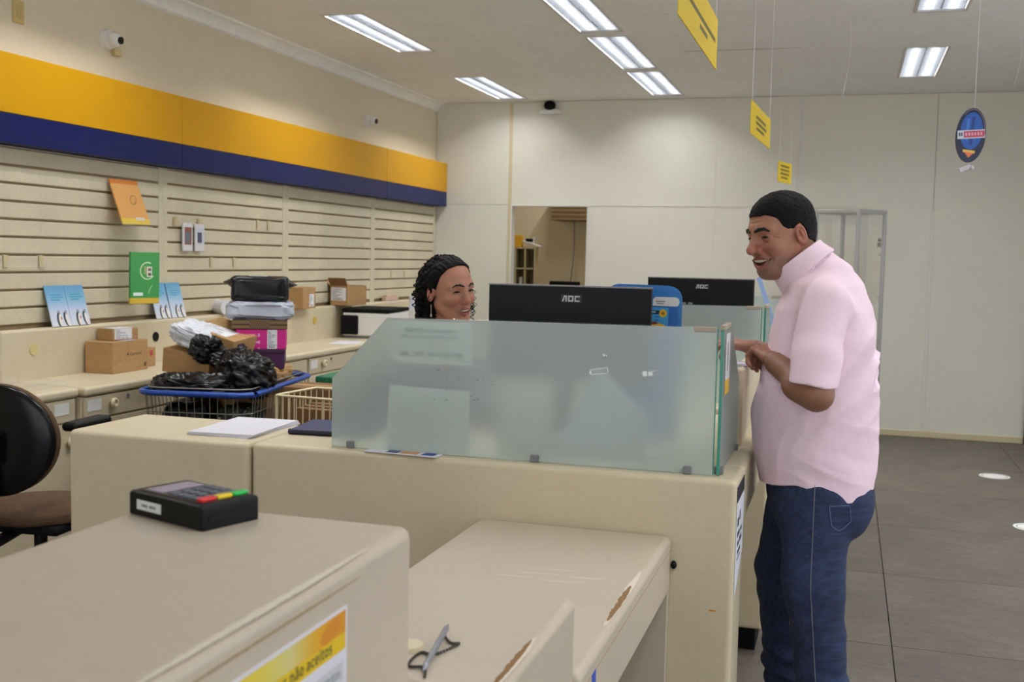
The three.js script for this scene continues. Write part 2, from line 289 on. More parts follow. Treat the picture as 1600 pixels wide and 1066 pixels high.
{ // wall counter: worktops, upstand, drawer cabinets
  const wt = thing('worktop', 'long beige worktop along the slat wall with a raised upstand', 'worktop');
  mesh('top', metreUV(span(-3.84, -3.395, 0.805, 0.85, -9.9, -4.302, 0.018, 3)), M.creamLam, wt);
  const up = mesh('upstand', metreUV(span(-3.895, -3.83, 0.83, 1.1, -9.9, -4.25, 0.016, 3)), M.creamLam, wt);
  const cap = (z, mat, name) => { const g = new THREE.CylinderGeometry(0.028, 0.028, 0.006, 20); g.rotateZ(Math.PI / 2); g.translate(-3.829, 1.0, z); mesh(name, g, mat, up); };
  cap(-4.464, std({ color: '#cdbf85', roughness: 0.5 }), 'cable_cap'); cap(-5.464, M.black, 'cable_hole'); cap(-7.45, std({ color: '#c7ab4b', roughness: 0.5 }), 'cable_cap');
  mesh('joint', span(-3.8295, -3.8285, 0.85, 1.09, -6.85, -6.846), M.laminateDark, up);
  const wn = thing('worktop', 'short beige worktop end section behind the office chair', 'worktop');
  mesh('top', metreUV(span(-3.82, -3.425, 0.805, 0.85, -4.298, -2.6, 0.018, 3)), M.creamLam, wn);
  const knobG = new THREE.LatheGeometry([[0, 0], [0.011, 0], [0.011, 0.008], [0.024, 0.013], [0.026, 0.022], [0.022, 0.03], [0.012, 0.031], [0.010, 0.022], [0, 0.021]].map(p => new THREE.Vector2(...p)), 20); knobG.rotateZ(-Math.PI / 2);
  const where = { 0: 'behind the office chair armrest', 1: 'between the chair and the parcel cart', 2: 'behind the parcel cart', 3: 'right behind the cart, under the parcel stack', 4: 'with a small white label right of the cart', 5: 'behind the wire crate', 6: 'under the printer', 7: 'past the printer near the back wall' };
  for (let i = 0; i < 8; i++) {
    const z1 = -3.55 - i * 0.75 - (i ? 0.003 : 0), z0 = z1 - 0.744, fx = i ? -3.41 : -3.44;
    const c = thing('drawer_cabinet', `beige drawer cabinet under the wall worktop ${where[i]}`, 'cabinet', [-3.6, 0, (z0 + z1) / 2], 0, 'drawer cabinets along the slat wall');
    const L = (z1 - z0) / 2, f = fx + 3.6;
    mesh('body', metreUV(span(-0.2, f - 0.016, 0.06, 0.803, -L, L)), M.creamLam, c);
    mesh('plinth', span(-0.19, f - 0.06, 0, 0.06, -L, L), M.blackMatte, c);
    const d = mesh('drawer', metreUV(span(f - 0.015, f, 0.695, 0.80, -L + 0.012, L - 0.012, 0.003, 1)), M.creamLam, c);
    const kz = i === 0 ? -0.13 : 0.17;
    const kn = mesh('knob', knobG, M.knob, d); kn.position.set(f, 0.755, kz);
    mesh('label_holder', span(f, f + 0.003, 0.73, 0.785, kz + (i ? 0.075 : -0.185), kz + (i ? 0.175 : -0.085), 0.001, 1), M.white, d);
    { const g = new THREE.CylinderGeometry(0.011, 0.011, 0.005, 12); g.rotateZ(Math.PI / 2); g.translate(f + 0.002, 0.775, kz - (i ? 0.13 : -0.13)); mesh('lock', g, M.grey, d); }
    const dr = mesh('door', metreUV(span(f - 0.015, f, 0.075, 0.685, -L + 0.012, L - 0.012, 0.003, 1)), M.creamLam, c);
    const k2 = mesh('knob', knobG, M.knob, dr); k2.position.set(f, 0.6, -L + 0.06);
  }
}
// ---------------------------------------------------------------- wall devices
function domeCamera(y, z, aim, label) {
  const t = thing('security_camera', label, 'camera', [R.x0, y, z]);
  const b = new THREE.CylinderGeometry(0.05, 0.056, 0.03, 28); b.rotateZ(-Math.PI / 2); b.translate(0.015, 0, 0); mesh('base', b, M.white, t);
  mesh('ball', ball([0.045, 0, -0.008], 0.042, 24, 18), M.white, t);
  const d = V(0.75, -0.1, -0.02).normalize(); d.applyAxisAngle(V(0, 1, 0), aim);
  const e = mesh('lens', rod([0.045 + d.x * 0.034, d.y * 0.034, -0.008 + d.z * 0.034], [0.045 + d.x * 0.048, d.y * 0.048, -0.008 + d.z * 0.048], 0.02, 18), M.blackGloss, t); e.userData.label = 'black lens';
}
domeCamera(2.645, -5.18, 0.05, 'white dome security camera above the near part of the fascia');
domeCamera(2.63, -8.58, 0.0, 'white dome security camera above the far part of the fascia');
for (const [y, z, l] of [[2.65, -4.51, 'yellowed blank electrical plate on the wall above the fascia, fully in view'], [2.66, -4.31, 'yellowed blank electrical plate at the very left edge of the view']]) {
  const t = thing('electrical_plate', l, 'electrical plate', [R.x0, y, z]);
  mesh('plate', span(0, 0.009, -0.056, 0.056, -0.037, 0.037, 0.003, 2), std({ color: '#cbb577', roughness: 0.5 }), t);
  mesh('insert', span(0.008, 0.0115, -0.03, 0.03, -0.017, 0.017, 0.002, 1), std({ color: '#c4ad6c', roughness: 0.5 }), t);
}
{
  const t = thing('junction_box', 'small cream junction box just below the near dome camera', 'electrical box', [R.x0, 2.588, -5.25]);
  mesh('body', span(0, 0.03, -0.02, 0.02, -0.03, 0.03, 0.006, 2), std({ color: '#cbb98a', roughness: 0.5 }), t);
}
{
  const t = thing('emergency_light', 'emergency light with white bar and dark dome at the top of the back wall', 'emergency light', [-2.78, 2.9, R.z0]);
  mesh('bar', span(-0.1, 0.1, -0.025, 0.02, 0, 0.05, 0.008, 2), M.white, t);
  mesh('dome', ball([0, 0.055, 0.04], [0.058, 0.045, 0.04], 20, 14), M.blackMatte, t);
  mesh('bracket', span(-0.03, 0.03, 0.01, 0.05, 0, 0.035, 0.004, 1), M.white, t);
}
// ---------------------------------------------------------------- slat wall stock: acrylic holders and leaflets
const clipM = std({ color: '#c9b993', roughness: 0.5 });
function holder(y, z, w, label, depth = 0.11, clips = true) {      // clear shelf hung from the slats
  const t = thing('acrylic_holder', label, 'display holder', [-3.9, y, z], 0, 'clear acrylic holders on the slat wall');
  mesh('shelf', merge([span(0.001, 0.004, -0.05, 0.0, -w / 2, w / 2), span(0.001, depth, -0.053, -0.05, -w / 2, w / 2), span(depth - 0.003, depth, -0.05, -0.03, -w / 2, w / 2)]), M.acrylic, t);
  if (clips) for (const s of [-1, 1]) mesh('clip', merge([span(-0.012, 0.004, 0.004, 0.011, s * w * 0.36 - 0.014, s * w * 0.36 + 0.014), span(0.001, 0.008, -0.05, 0.01, s * w * 0.36 - 0.014, s * w * 0.36 + 0.014, 0.002, 1)]), clipM, t);
  return t;
}
holder(1.452, -4.48, 0.34, 'clear acrylic holder with two beige clips above the boxed parcels on the wall counter', 0.12);
holder(1.452, -6.29, 0.38, 'clear acrylic holder with two beige clips just above the black parcel stack', 0.12);
holder(1.712, -6.80, 0.2, 'clear acrylic holder high on the slat wall between the hanging sachets and the small hooks', 0.12);
holder(1.355, -9.2, 0.42, 'clear acrylic holder on the far slat wall panel beside the woman', 0.1);
function hookPair(y, z, w, label) {
  const t = thing('display_hook', label, 'hook', [-3.9, y, z], 0, 'wire hooks on the slat wall');
  for (const s of [-1, 1]) mesh('hook', merge([tube([[-0.01, 0.004, s * w / 2], [0.004, 0.004, s * w / 2], [0.008, -0.03, s * w / 2], [0.05, -0.055, s * w / 2], [0.09, -0.045, s * w / 2]], 0.003, 16, 6), span(-0.002, 0.004, -0.05, 0.006, s * w / 2 - 0.008, s * w / 2 + 0.008)]), M.acrylic, t);
  mesh('tag', span(0.088, 0.09, -0.07, -0.035, -w / 2 - 0.02, w / 2 + 0.02), M.acrylic, t);
}
hookPair(1.625, -7.45, 0.12, 'pair of clear hooks on the slat wall above the small cardboard box');
hookPair(1.622, -8.2, 0.12, 'pair of clear hooks on the slat wall above the open cardboard box');
hookPair(1.885, -5.95, 0.03, 'single clear hook just under the blue fascia');
// orange padded envelope leaning in a clear holder
{
  const h = holder(1.683, -5.235, 0.27, 'clear acrylic holder carrying the orange envelope', 0.13, false);
  const tex = canvasTex(256, 384, (c, w, hh) => {
    const g = c; g.fillStyle = '#d98a2a'; g.fillRect(0, 0, w, hh); g.fillStyle = '#c8701a'; g.fillRect(0, 0, w, 40);
    g.fillStyle = '#e0a35a'; g.fillRect(0, 40, w, hh); g.fillStyle = '#e2c04a'; g.fillRect(0, hh - 50, w, 50); g.fillStyle = '#d5cfc2'; g.fillRect(w * 0.5, hh - 62, 84, 26); g.strokeStyle = '#6a5844'; g.lineWidth = 5; g.beginPath(); g.ellipse(w * 0.62, hh * 0.45, 26, 40, 0.4, 0, 7); g.stroke();
  });
  const t = thing('orange_envelope', 'shiny orange plastic envelope leaning out from the slat wall', 'envelope', [-3.875, 1.635, -5.27]);
  const g = new RoundedBoxGeometry(0.235, 0.265, 0.012, 8, 0.004); { const p = g.attributes.position, uv = g.attributes.uv; for (let i = 0; i < p.count; i++) { uv.setXY(i, p.getX(i) / 0.235 + 0.5, p.getY(i) / 0.265 + 0.5); p.setZ(i, p.getZ(i) + 0.02 * Math.cos(p.getY(i) * 9) + 0.006 * Math.sin(p.getX(i) * 22)); } g.computeVertexNormals(); }
  g.translate(0, 0.1325, 0); const m = mesh('envelope', g, phys({ map: tex, roughness: 0.16, clearcoat: 1, clearcoatRoughness: 0.06 }), t);
  t.rotation.set(0, Math.PI / 2, 0); m.rotation.set(-0.36, 0, 0.0); t.position.set(-3.795, 1.636, -5.235);
}
// hanging sachets
{
  const t = thing('hanging_sachets', 'two small clear sachets with printed tags hanging from a beige clip', 'sachet', [-3.9, 1.7, -5.9]);
  mesh('clip', span(0.001, 0.02, -0.05, 0.005, 0.125, 0.16, 0.003, 1), clipM, t); mesh('clip', span(0.001, 0.02, -0.05, 0.005, -0.13, -0.095, 0.003, 1), clipM, t);
  mesh('bar', rod([0.018, -0.02, 0.14], [0.018, -0.02, -0.12], 0.004, 8), M.acrylic, t);
  const pic = (c1, c2) => canvasTex(64, 96, (c, w, h) => { c.fillStyle = '#d8d6d8'; c.fillRect(0, 0, w, h); c.fillStyle = c1; c.fillRect(8, 14, 48, 60); c.fillStyle = c2; c.fillRect(14, 30, 30, 36); });
  for (const [z, tx, l] of [[0.045, pic('#8a5b52', '#6b6f7c'), 'sachet with brownish print'], [-0.085, pic('#c9ccd8', '#4b5068'), 'sachet with dark blue print']]) {
    const g = span(0.018, 0.03, -0.2, -0.03, z - 0.05, z + 0.05, 0.004, 1); const p = g.attributes.position, uv = g.attributes.uv; for (let i = 0; i < p.count; i++) uv.setXY(i, 0.5 - (p.getZ(i) - z) / 0.1, (p.getY(i) + 0.2) / 0.17);
    mesh('sachet', g, std({ map: tx, roughness: 0.25 }), t).userData.label = l;
  }
}
function faceUV(g, w, h, axis = 'x', flip = 1) {   // planar coordinates centred on the piece
  const p = g.attributes.position, uv = g.attributes.uv; for (let i = 0; i < p.count; i++) { const a = axis === 'x' ? -p.getZ(i) : axis === 'y' ? p.getX(i) : p.getX(i), b = axis === 'y' ? -p.getZ(i) : p.getY(i); uv.setXY(i, flip * a / w + 0.5, b / h + 0.5); } return g;
}
// green booklet in a clear box
{
  const tex = canvasTex(256, 384, (c, w, h) => {
    c.fillStyle = '#3c9a4a'; c.fillRect(0, 0, w, h); c.fillStyle = '#d8b73c'; c.fillRect(0, h - 44, w, 44);
    c.strokeStyle = '#cfe3b8'; c.lineWidth = 9; c.beginPath(); c.arc(w * 0.58, h * 0.36, 62, 0.6, 5.2); c.stroke();
    c.fillStyle = '#e2e0d4'; c.fillRect(w * 0.56, h * 0.28, 44, 76); c.fillStyle = '#5c5350'; c.fillRect(w * 0.6, h * 0.31, 26, 20); c.fillRect(w * 0.6, h * 0.40, 26, 22); c.fillStyle = '#9aa86a'; c.fillRect(w * 0.46, h * 0.27, 26, 60);
    c.fillStyle = '#e8eef0'; c.fillRect(26, h - 84, 84, 24); c.strokeStyle = '#a8d49a'; c.lineWidth = 6; c.beginPath(); c.moveTo(w * 0.62, h * 0.8); c.quadraticCurveTo(w * 0.66, h * 0.7, w * 0.75, h * 0.64); c.stroke();
  });
  const t = thing('acrylic_holder', 'clear acrylic box holder hanging behind the green booklet', 'display holder', [-3.9, 1.2, -5.24], 0, 'clear acrylic holders on the slat wall');
  mesh('box', merge([span(0.001, 0.004, 0, 0.34, -0.12, 0.1), span(0.001, 0.13, -0.004, 0, -0.12, 0.1), span(0.001, 0.13, 0, 0.29, 0.097, 0.1), span(0.001, 0.13, 0, 0.29, -0.12, -0.117)]), M.acrylic, t);
  const g = new RoundedBoxGeometry(0.02, 0.288, 0.175, 2, 0.003); g.translate(0, 0.144, 0); { const p = g.attributes.position, uv = g.attributes.uv; for (let i = 0; i < p.count; i++) uv.setXY(i, 0.5 - p.getZ(i) / 0.175, p.getY(i) / 0.288); }
  const b = single('green_booklet', 'green printed booklet with yellow lower band hanging on the slat wall', 'booklet', g, std({ map: tex, roughness: 0.35 }), [-3.765, 1.201, -5.265]); b.rotation.set(0, -0.45, -0.03);
}
// blue leaflets with penguins, two pairs on the upstand
{
  const tex = canvasTex(128, 256, (c, w, h) => {
    const gr = c.createLinearGradient(0, 0, 0, h); gr.addColorStop(0, '#5f9cc4'); gr.addColorStop(0.35, '#86b6d6'); gr.addColorStop(0.62, '#c3cfe6'); gr.addColorStop(1, '#dfe2ec'); c.fillStyle = gr; c.fillRect(0, 0, w, h);
    c.fillStyle = '#4d9fc0'; for (const [y, l] of [[54, 70], [70, 84], [86, 60]]) { c.fillRect(26, y, l, 9); }
    const bird = (x, s, d) => { c.fillStyle = '#2f3743'; c.beginPath(); c.ellipse(x, 212, 17 * s, 48 * s, d, 0, 7); c.fill(); c.fillStyle = '#e9e6e0'; c.beginPath(); c.ellipse(x + 7 * s, 216, 11 * s, 42 * s, d, 0, 7); c.fill(); c.fillStyle = '#8b95a0'; c.beginPath(); c.ellipse(x + 3, 165, 9 * s, 10 * s, 0, 0, 7); c.fill(); };
    bird(54, 0.95, 0.05); bird(100, 0.95, -0.1); c.fillStyle = '#b56a4a'; c.fillRect(64, 196, 7, 18);
  });
  const m = std({ map: tex, roughness: 0.4 });
  const g = new RoundedBoxGeometry(0.145, 0.215, 0.006, 1, 0.002); g.translate(0, 0.1075, 0); { const p = g.attributes.position, uv = g.attributes.uv; for (let i = 0; i < p.count; i++) uv.setXY(i, p.getX(i) / 0.145 + 0.5, p.getY(i) / 0.215); }
  const spots = [[-4.685, 'blue penguin leaflet on the upstand, leftmost of all four'], [-4.832, 'blue penguin leaflet on the upstand, right one of the pair above the brown boxes'], [-5.56, 'blue penguin leaflet on the upstand, directly right of the green booklet'], [-5.715, 'blue penguin leaflet on the upstand, rightmost of all four']];
  for (const [z, l] of spots) { const o = single('penguin_leaflet', l, 'leaflet', g, m, [-3.838, 1.1005, z], 0, 'blue penguin leaflets'); o.rotation.set(0, Math.PI / 2, 0); o.rotateX(-0.26); o.rotateZ(-0.0); }
}
// ---------------------------------------------------------------- boxes on the wall counter
function carton(name, label, w, h, d, pos, turn, opts = {}) {     // closed carton with flaps, tape and optional prints; origin at base
  const t = thing(name, label, 'box', pos, turn);
  mesh('body', metreUV(span(-w / 2, w / 2, 0, h - 0.003, -d / 2, d / 2, 0.004, 1), rnd(), rnd()), opts.mat || M.kraft, t);
  if (!opts.plain) {
    mesh('flap', metreUV(span(-w / 2 + 0.001, w / 2 - 0.001, h - 0.003, h, -d / 2 + 0.001, -0.001)), opts.mat || M.kraft, t); mesh('flap', metreUV(span(-w / 2 + 0.001, w / 2 - 0.001, h - 0.003, h, 0.001, d / 2 - 0.001)), opts.mat || M.kraft, t);
    mesh('tape', merge([span(-w / 2 - 0.0006, w / 2 + 0.0006, h, h + 0.0006, -0.022, 0.022), span(w / 2, w / 2 + 0.0006, h - 0.05, h + 0.0006, -0.022, 0.022)]), opts.tape || std({ color: '#b79463', roughness: 0.25 }), t);
  }
  return t;
}
function sticker(parent, name, w, h, place, mat, rot = [0, 0, 0]) { const g = new THREE.BoxGeometry(w, h, 0.0008); faceUV(g, w, h, 'z'); const m = mesh(name, g, mat, parent); m.position.set(...place); m.rotation.set(...rot); return m; }
const labelTex = (seed) => canvasTex(128, 128, (c, w, h) => { reseed(seed); c.fillStyle = '#e4e4e8'; c.fillRect(0, 0, w, h); c.fillStyle = '#6f7078'; for (let i = 0; i < 9; i++) c.fillRect(10, 12 + i * 11, 30 + rnd() * 70, 4); c.fillStyle = '#2e2e34'; for (let x = 14; x < 100; x += 2 + Math.floor(rnd() * 5)) c.fillRect(x, 108, 1 + Math.floor(rnd() * 2), 14); });
const labelM = [1, 2, 3, 4].map(s => std({ map: labelTex(s * 91), roughness: 0.6 }));
{
  const turn = -0.12, b = carton('cardboard_box', 'large brown cardboard box with printed logo on the wall counter', 0.17, 0.165, 0.31, [-3.735, 0.85, -4.985], 0.02);
  const logo = canvasTex(256, 128, (c, w, h) => { c.clearRect(0, 0, w, h); c.fillStyle = '#b08a5c'; c.fillRect(0, 0, w, h); c.fillStyle = '#33291f'; c.beginPath(); c.moveTo(10, 46); c.lineTo(44, 40); c.lineTo(34, 52); c.lineTo(56, 52); c.lineTo(26, 80); c.lineTo(34, 62); c.closePath(); c.fill(); c.beginPath(); c.moveTo(30, 34); c.lineTo(52, 22); c.lineTo(46, 38); c.closePath(); c.fill(); c.font = 'bold 44px sans-serif'; c.fillText('Correios', 64, 72); });
  sticker(b, 'printed_logo', 0.15, 0.06, [0.0856, 0.09, -0.03], std({ map: logo, roughness: 0.85 }), [0, Math.PI / 2, 0]);
  sticker(b, 'recycling_mark', 0.02, 0.02, [0.0856, 0.03, -0.13], std({ color: '#5b4430', roughness: 0.9 }), [0, Math.PI / 2, 0]);
  sticker(b, 'address_label', 0.13, 0.11, [0.0, 0.1656, -0.03], std({ color: '#b9bccb', roughness: 0.5 }), [-Math.PI / 2, 0, 0]);
}
{
  const b = carton('cardboard_box', 'small flat cardboard box with white label resting on the large box', 0.11, 0.062, 0.19, [-3.755, 1.0162, -5.02], -0.1);
  sticker(b, 'address_label', 0.13, 0.055, [0.0556, 0.034, 0.02], labelM[0], [0, Math.PI / 2, 0]);
  sticker(b, 'address_label', 0.09, 0.13, [0, 0.0628, 0.0], M.paper, [-Math.PI / 2, 0, 0]);
}
{
  const b = carton('cardboard_box', 'little cardboard box with red stamp right of the large box', 0.1, 0.105, 0.11, [-3.772, 0.85, -5.26], 0.1);
  sticker(b, 'white_label', 0.07, 0.07, [0.0506, 0.06, 0.01], M.kraft, [0, Math.PI / 2, 0]);
  sticker(b, 'red_stamp', 0.03, 0.03, [0.0514, 0.075, -0.005], std({ color: '#b4453c', roughness: 0.8 }), [0, Math.PI / 2, 0]);
}
{ // small carton and open carton standing on the upstand ledge
  const b = carton('cardboard_box', 'small cardboard box with white label on the upstand right of the black parcel', 0.12, 0.155, 0.24, [-3.805, 1.1, -7.2], 0.1);
  sticker(b, 'address_label', 0.09, 0.09, [0.0606, 0.06, -0.04], labelM[1], [0, Math.PI / 2, 0]);
  const t = thing('open_cardboard_box', 'open cardboard box with raised flap and white label on the upstand', 'box', [-3.79, 1.1, -7.95], -0.05);
  const w = 0.15, h = 0.155, d = 0.32, k = 0.004;
  mesh('body', metreUV(merge([span(-w / 2, w / 2, 0, k, -d / 2, d / 2), span(-w / 2, -w / 2 + k, 0, h, -d / 2, d / 2), span(w / 2 - k, w / 2, 0, h, -d / 2, d / 2), span(-w / 2, w / 2, 0, h, -d / 2, -d / 2 + k), span(-w / 2, w / 2, 0, h, d / 2 - k, d / 2)])), M.kraft, t);
  const fl = mesh('flap', metreUV(span(-w / 2, w / 2, 0, 0.07, -k, 0)), M.kraftDark, t); fl.position.set(0, h, d / 2); fl.rotation.x = 0.55;
  const f2 = mesh('flap', metreUV(span(-k, 0, 0, 0.06, -d / 2, d / 2)), M.kraft, t); f2.position.set(-w / 2 + k, h, 0); f2.rotation.z = 0.9;
  sticker(t, 'address_label', 0.13, 0.1, [0, 0.09, d / 2 + 0.0006], labelM[2]); 
}
{ // white paper roll on the upstand
  const g = new THREE.CylinderGeometry(0.045, 0.045, 0.12, 28); g.rotateZ(Math.PI / 2); g.rotateY(-0.5); g.translate(0, 0.045, 0);
  const t = thing('paper_roll', 'white paper roll lying on the upstand left of the parcel stack', 'paper roll', [-3.845, 1.1, -6.2]);
  mesh('roll', g, M.paper, t); const c = new THREE.CylinderGeometry(0.012, 0.012, 0.122, 16); c.rotateZ(Math.PI / 2); c.rotateY(-0.5); c.translate(0, 0.045, 0); mesh('core', c, M.kraftDark, t);
}
{ // clear plastic sheet tray at far left of the worktop
  const t = thing('plastic_tray', 'flat translucent plastic tray on the worktop at the left edge of the view', 'tray', [-3.66, 0.85, -4.15]);
  mesh('tray', merge([span(-0.14, 0.14, 0, 0.004, -0.17, 0.17), span(-0.14, -0.137, 0, 0.03, -0.17, 0.17), span(0.137, 0.14, 0, 0.03, -0.17, 0.17), span(-0.14, 0.14, 0, 0.03, -0.17, -0.167)]), phys({ color: '#ffffff', transmission: 0.95, roughness: 0.15, thickness: 0, ior: 1.3 }), t);
}
{ // printer and things near it
  const t = thing('printer', 'white office printer on the wall worktop behind the glass screen', 'printer', [-3.59, 0.85, -8.05], 0.1);
  mesh('body', span(-0.19, 0.19, 0.02, 0.2, -0.26, 0.26, 0.012, 2), M.white, t);
  mesh('scanner_lid', span(-0.195, 0.195, 0.205, 0.232, -0.265, 0.265, 0.01, 2), M.blackMatte, t);
  mesh('side_cover', span(-0.2, -0.06, 0.03, 0.18, 0.255, 0.285, 0.012, 2), M.blackMatte, t);
  mesh('base', span(-0.18, 0.18, 0, 0.02, -0.25, 0.25), M.grey, t);
  mesh('paper_tray', span(0.15, 0.24, 0.05, 0.066, -0.14, 0.14, 0.004, 1), M.grey, t);
}
{
  const t = thing('paper_stack', 'stack of white paper with a white carton on top, left of the woman', 'paper', [-3.5, 0.85, -8.75]);
  mesh('stack', span(-0.13, 0.13, 0, 0.2, -0.16, 0.16, 0.003, 1), M.white, t); mesh('top_sheet', span(-0.15, 0.16, 0.2, 0.207, -0.2, 0.14, 0.002, 1), M.paper, t);
  const b = thing('white_carton', 'small white carton on the paper stack beside the woman\'s hair', 'box', [-3.5, 1.057, -8.72], 0.3);
  mesh('body', span(-0.075, 0.075, 0, 0.1, -0.06, 0.06, 0.003, 1), std({ color: '#d9d6e2', roughness: 0.6 }), b); mesh('lid_seam', span(-0.076, 0.076, 0.07, 0.073, -0.061, 0.061), M.grey, b);
  const c = thing('black_calculator', 'black rounded device lying on the small white carton', 'device', [-3.5, 1.157, -8.72], 0.3);
  mesh('body', span(-0.06, 0.07, 0, 0.03, -0.045, 0.045, 0.012, 3), M.blackMatte, c); mesh('display', span(-0.04, 0.05, 0.03, 0.032, -0.035, -0.01), M.grey, c);
  single('pink_envelopes', 'flat bundle of pinkish envelopes on the upstand behind the printer', 'envelope', merge([span(-0.02, 0.02, 0, 0.035, -0.14, 0.14, 0.003, 1), span(-0.022, 0.018, 0.036, 0.05, -0.1, 0.12, 0.003, 1)]), std({ color: '#cdb1a0', roughness: 0.8 }), [-3.86, 1.1, -8.95]);
  single('paper_sheet', 'loose white sheet on the wall worktop in front of the printer', 'paper', span(-0.1, 0.1, 0, 0.0012, -0.15, 0.15), M.paper, [-3.52, 0.8502, -7.35], 0.15);
}
// ---------------------------------------------------------------- parcel cart
function bagGeo(w, h, d, seed, e = 0.5, amp = 0.012, wing = 0, n = 84) {  // crumpled plastic parcel, base at y = 0
  const g = new THREE.SphereGeometry(1, n, Math.round(n * 0.7)), p = g.attributes.position, s = (v, k) => Math.sign(v) * Math.pow(Math.abs(v), k);
  for (let i = 0; i < p.count; i++) {
    let x = p.getX(i), y = p.getY(i), z = p.getZ(i); const L = Math.hypot(x, z) || 1, cx = x / L, cz = z / L;
    let X = s(cx, e) * Math.pow(L, e), Z = s(cz, e) * Math.pow(L, e), Y = s(y, e);
    if (wing) { const t = Math.max(0, Math.min(1, (Y + 0.1) / 0.7)); const k = t * t * (3 - 2 * t); X *= 1 + wing * k; if (Math.abs(X) > 1) { const q = Math.min(1, (Math.abs(X) - 1) / wing); Z *= 1 - 0.45 * q; Y = Y * (1 - 0.72 * q) + 0.42 * q; } }
    const r1 = 0.6 - Math.abs(noise3(X * 1.9 + seed, Y * 2.6, Z * 1.9)) * 2.2, r2 = 0.6 - Math.abs(noise3(X * 4.2 + seed, Y * 5.5 + 3, Z * 4.2)) * 2.2, r3 = 0.6 - Math.abs(noise3(X * 9 + seed, Y * 11 + 7, Z * 9)) * 2.2;
    const q = amp * (0.6 * r1 + 0.42 * r2 + 0.22 * r3);
    const nl = Math.hypot(X, Y, Z) || 1; p.setXYZ(i, X * w / 2 + q * X / nl, Math.max(0, (Y * 0.5 + 0.5) * h + q * Y / nl), Z * d / 2 + q * Z / nl);
  }
  g.computeVertexNormals(); return g;
}
function bag(name, label, w, h, d, pos, turn, mat, seed, o = {}) {
  const t = thing(name, label, o.cat || 'parcel', pos, turn);
  const b = mesh('wrapping', bagGeo(w, h, d, seed, o.e, o.amp, o.wing), mat, t); if (o.tilt) b.rotation.set(...o.tilt);
  if (o.label) { const s = mesh('address_label', new THREE.BoxGeometry(o.label[0], 0.002, o.label[1]), M.paper, b); s.position.set(...o.label[2]); if (o.label[3]) s.rotation.set(...o.label[3]); }
  return t;
}
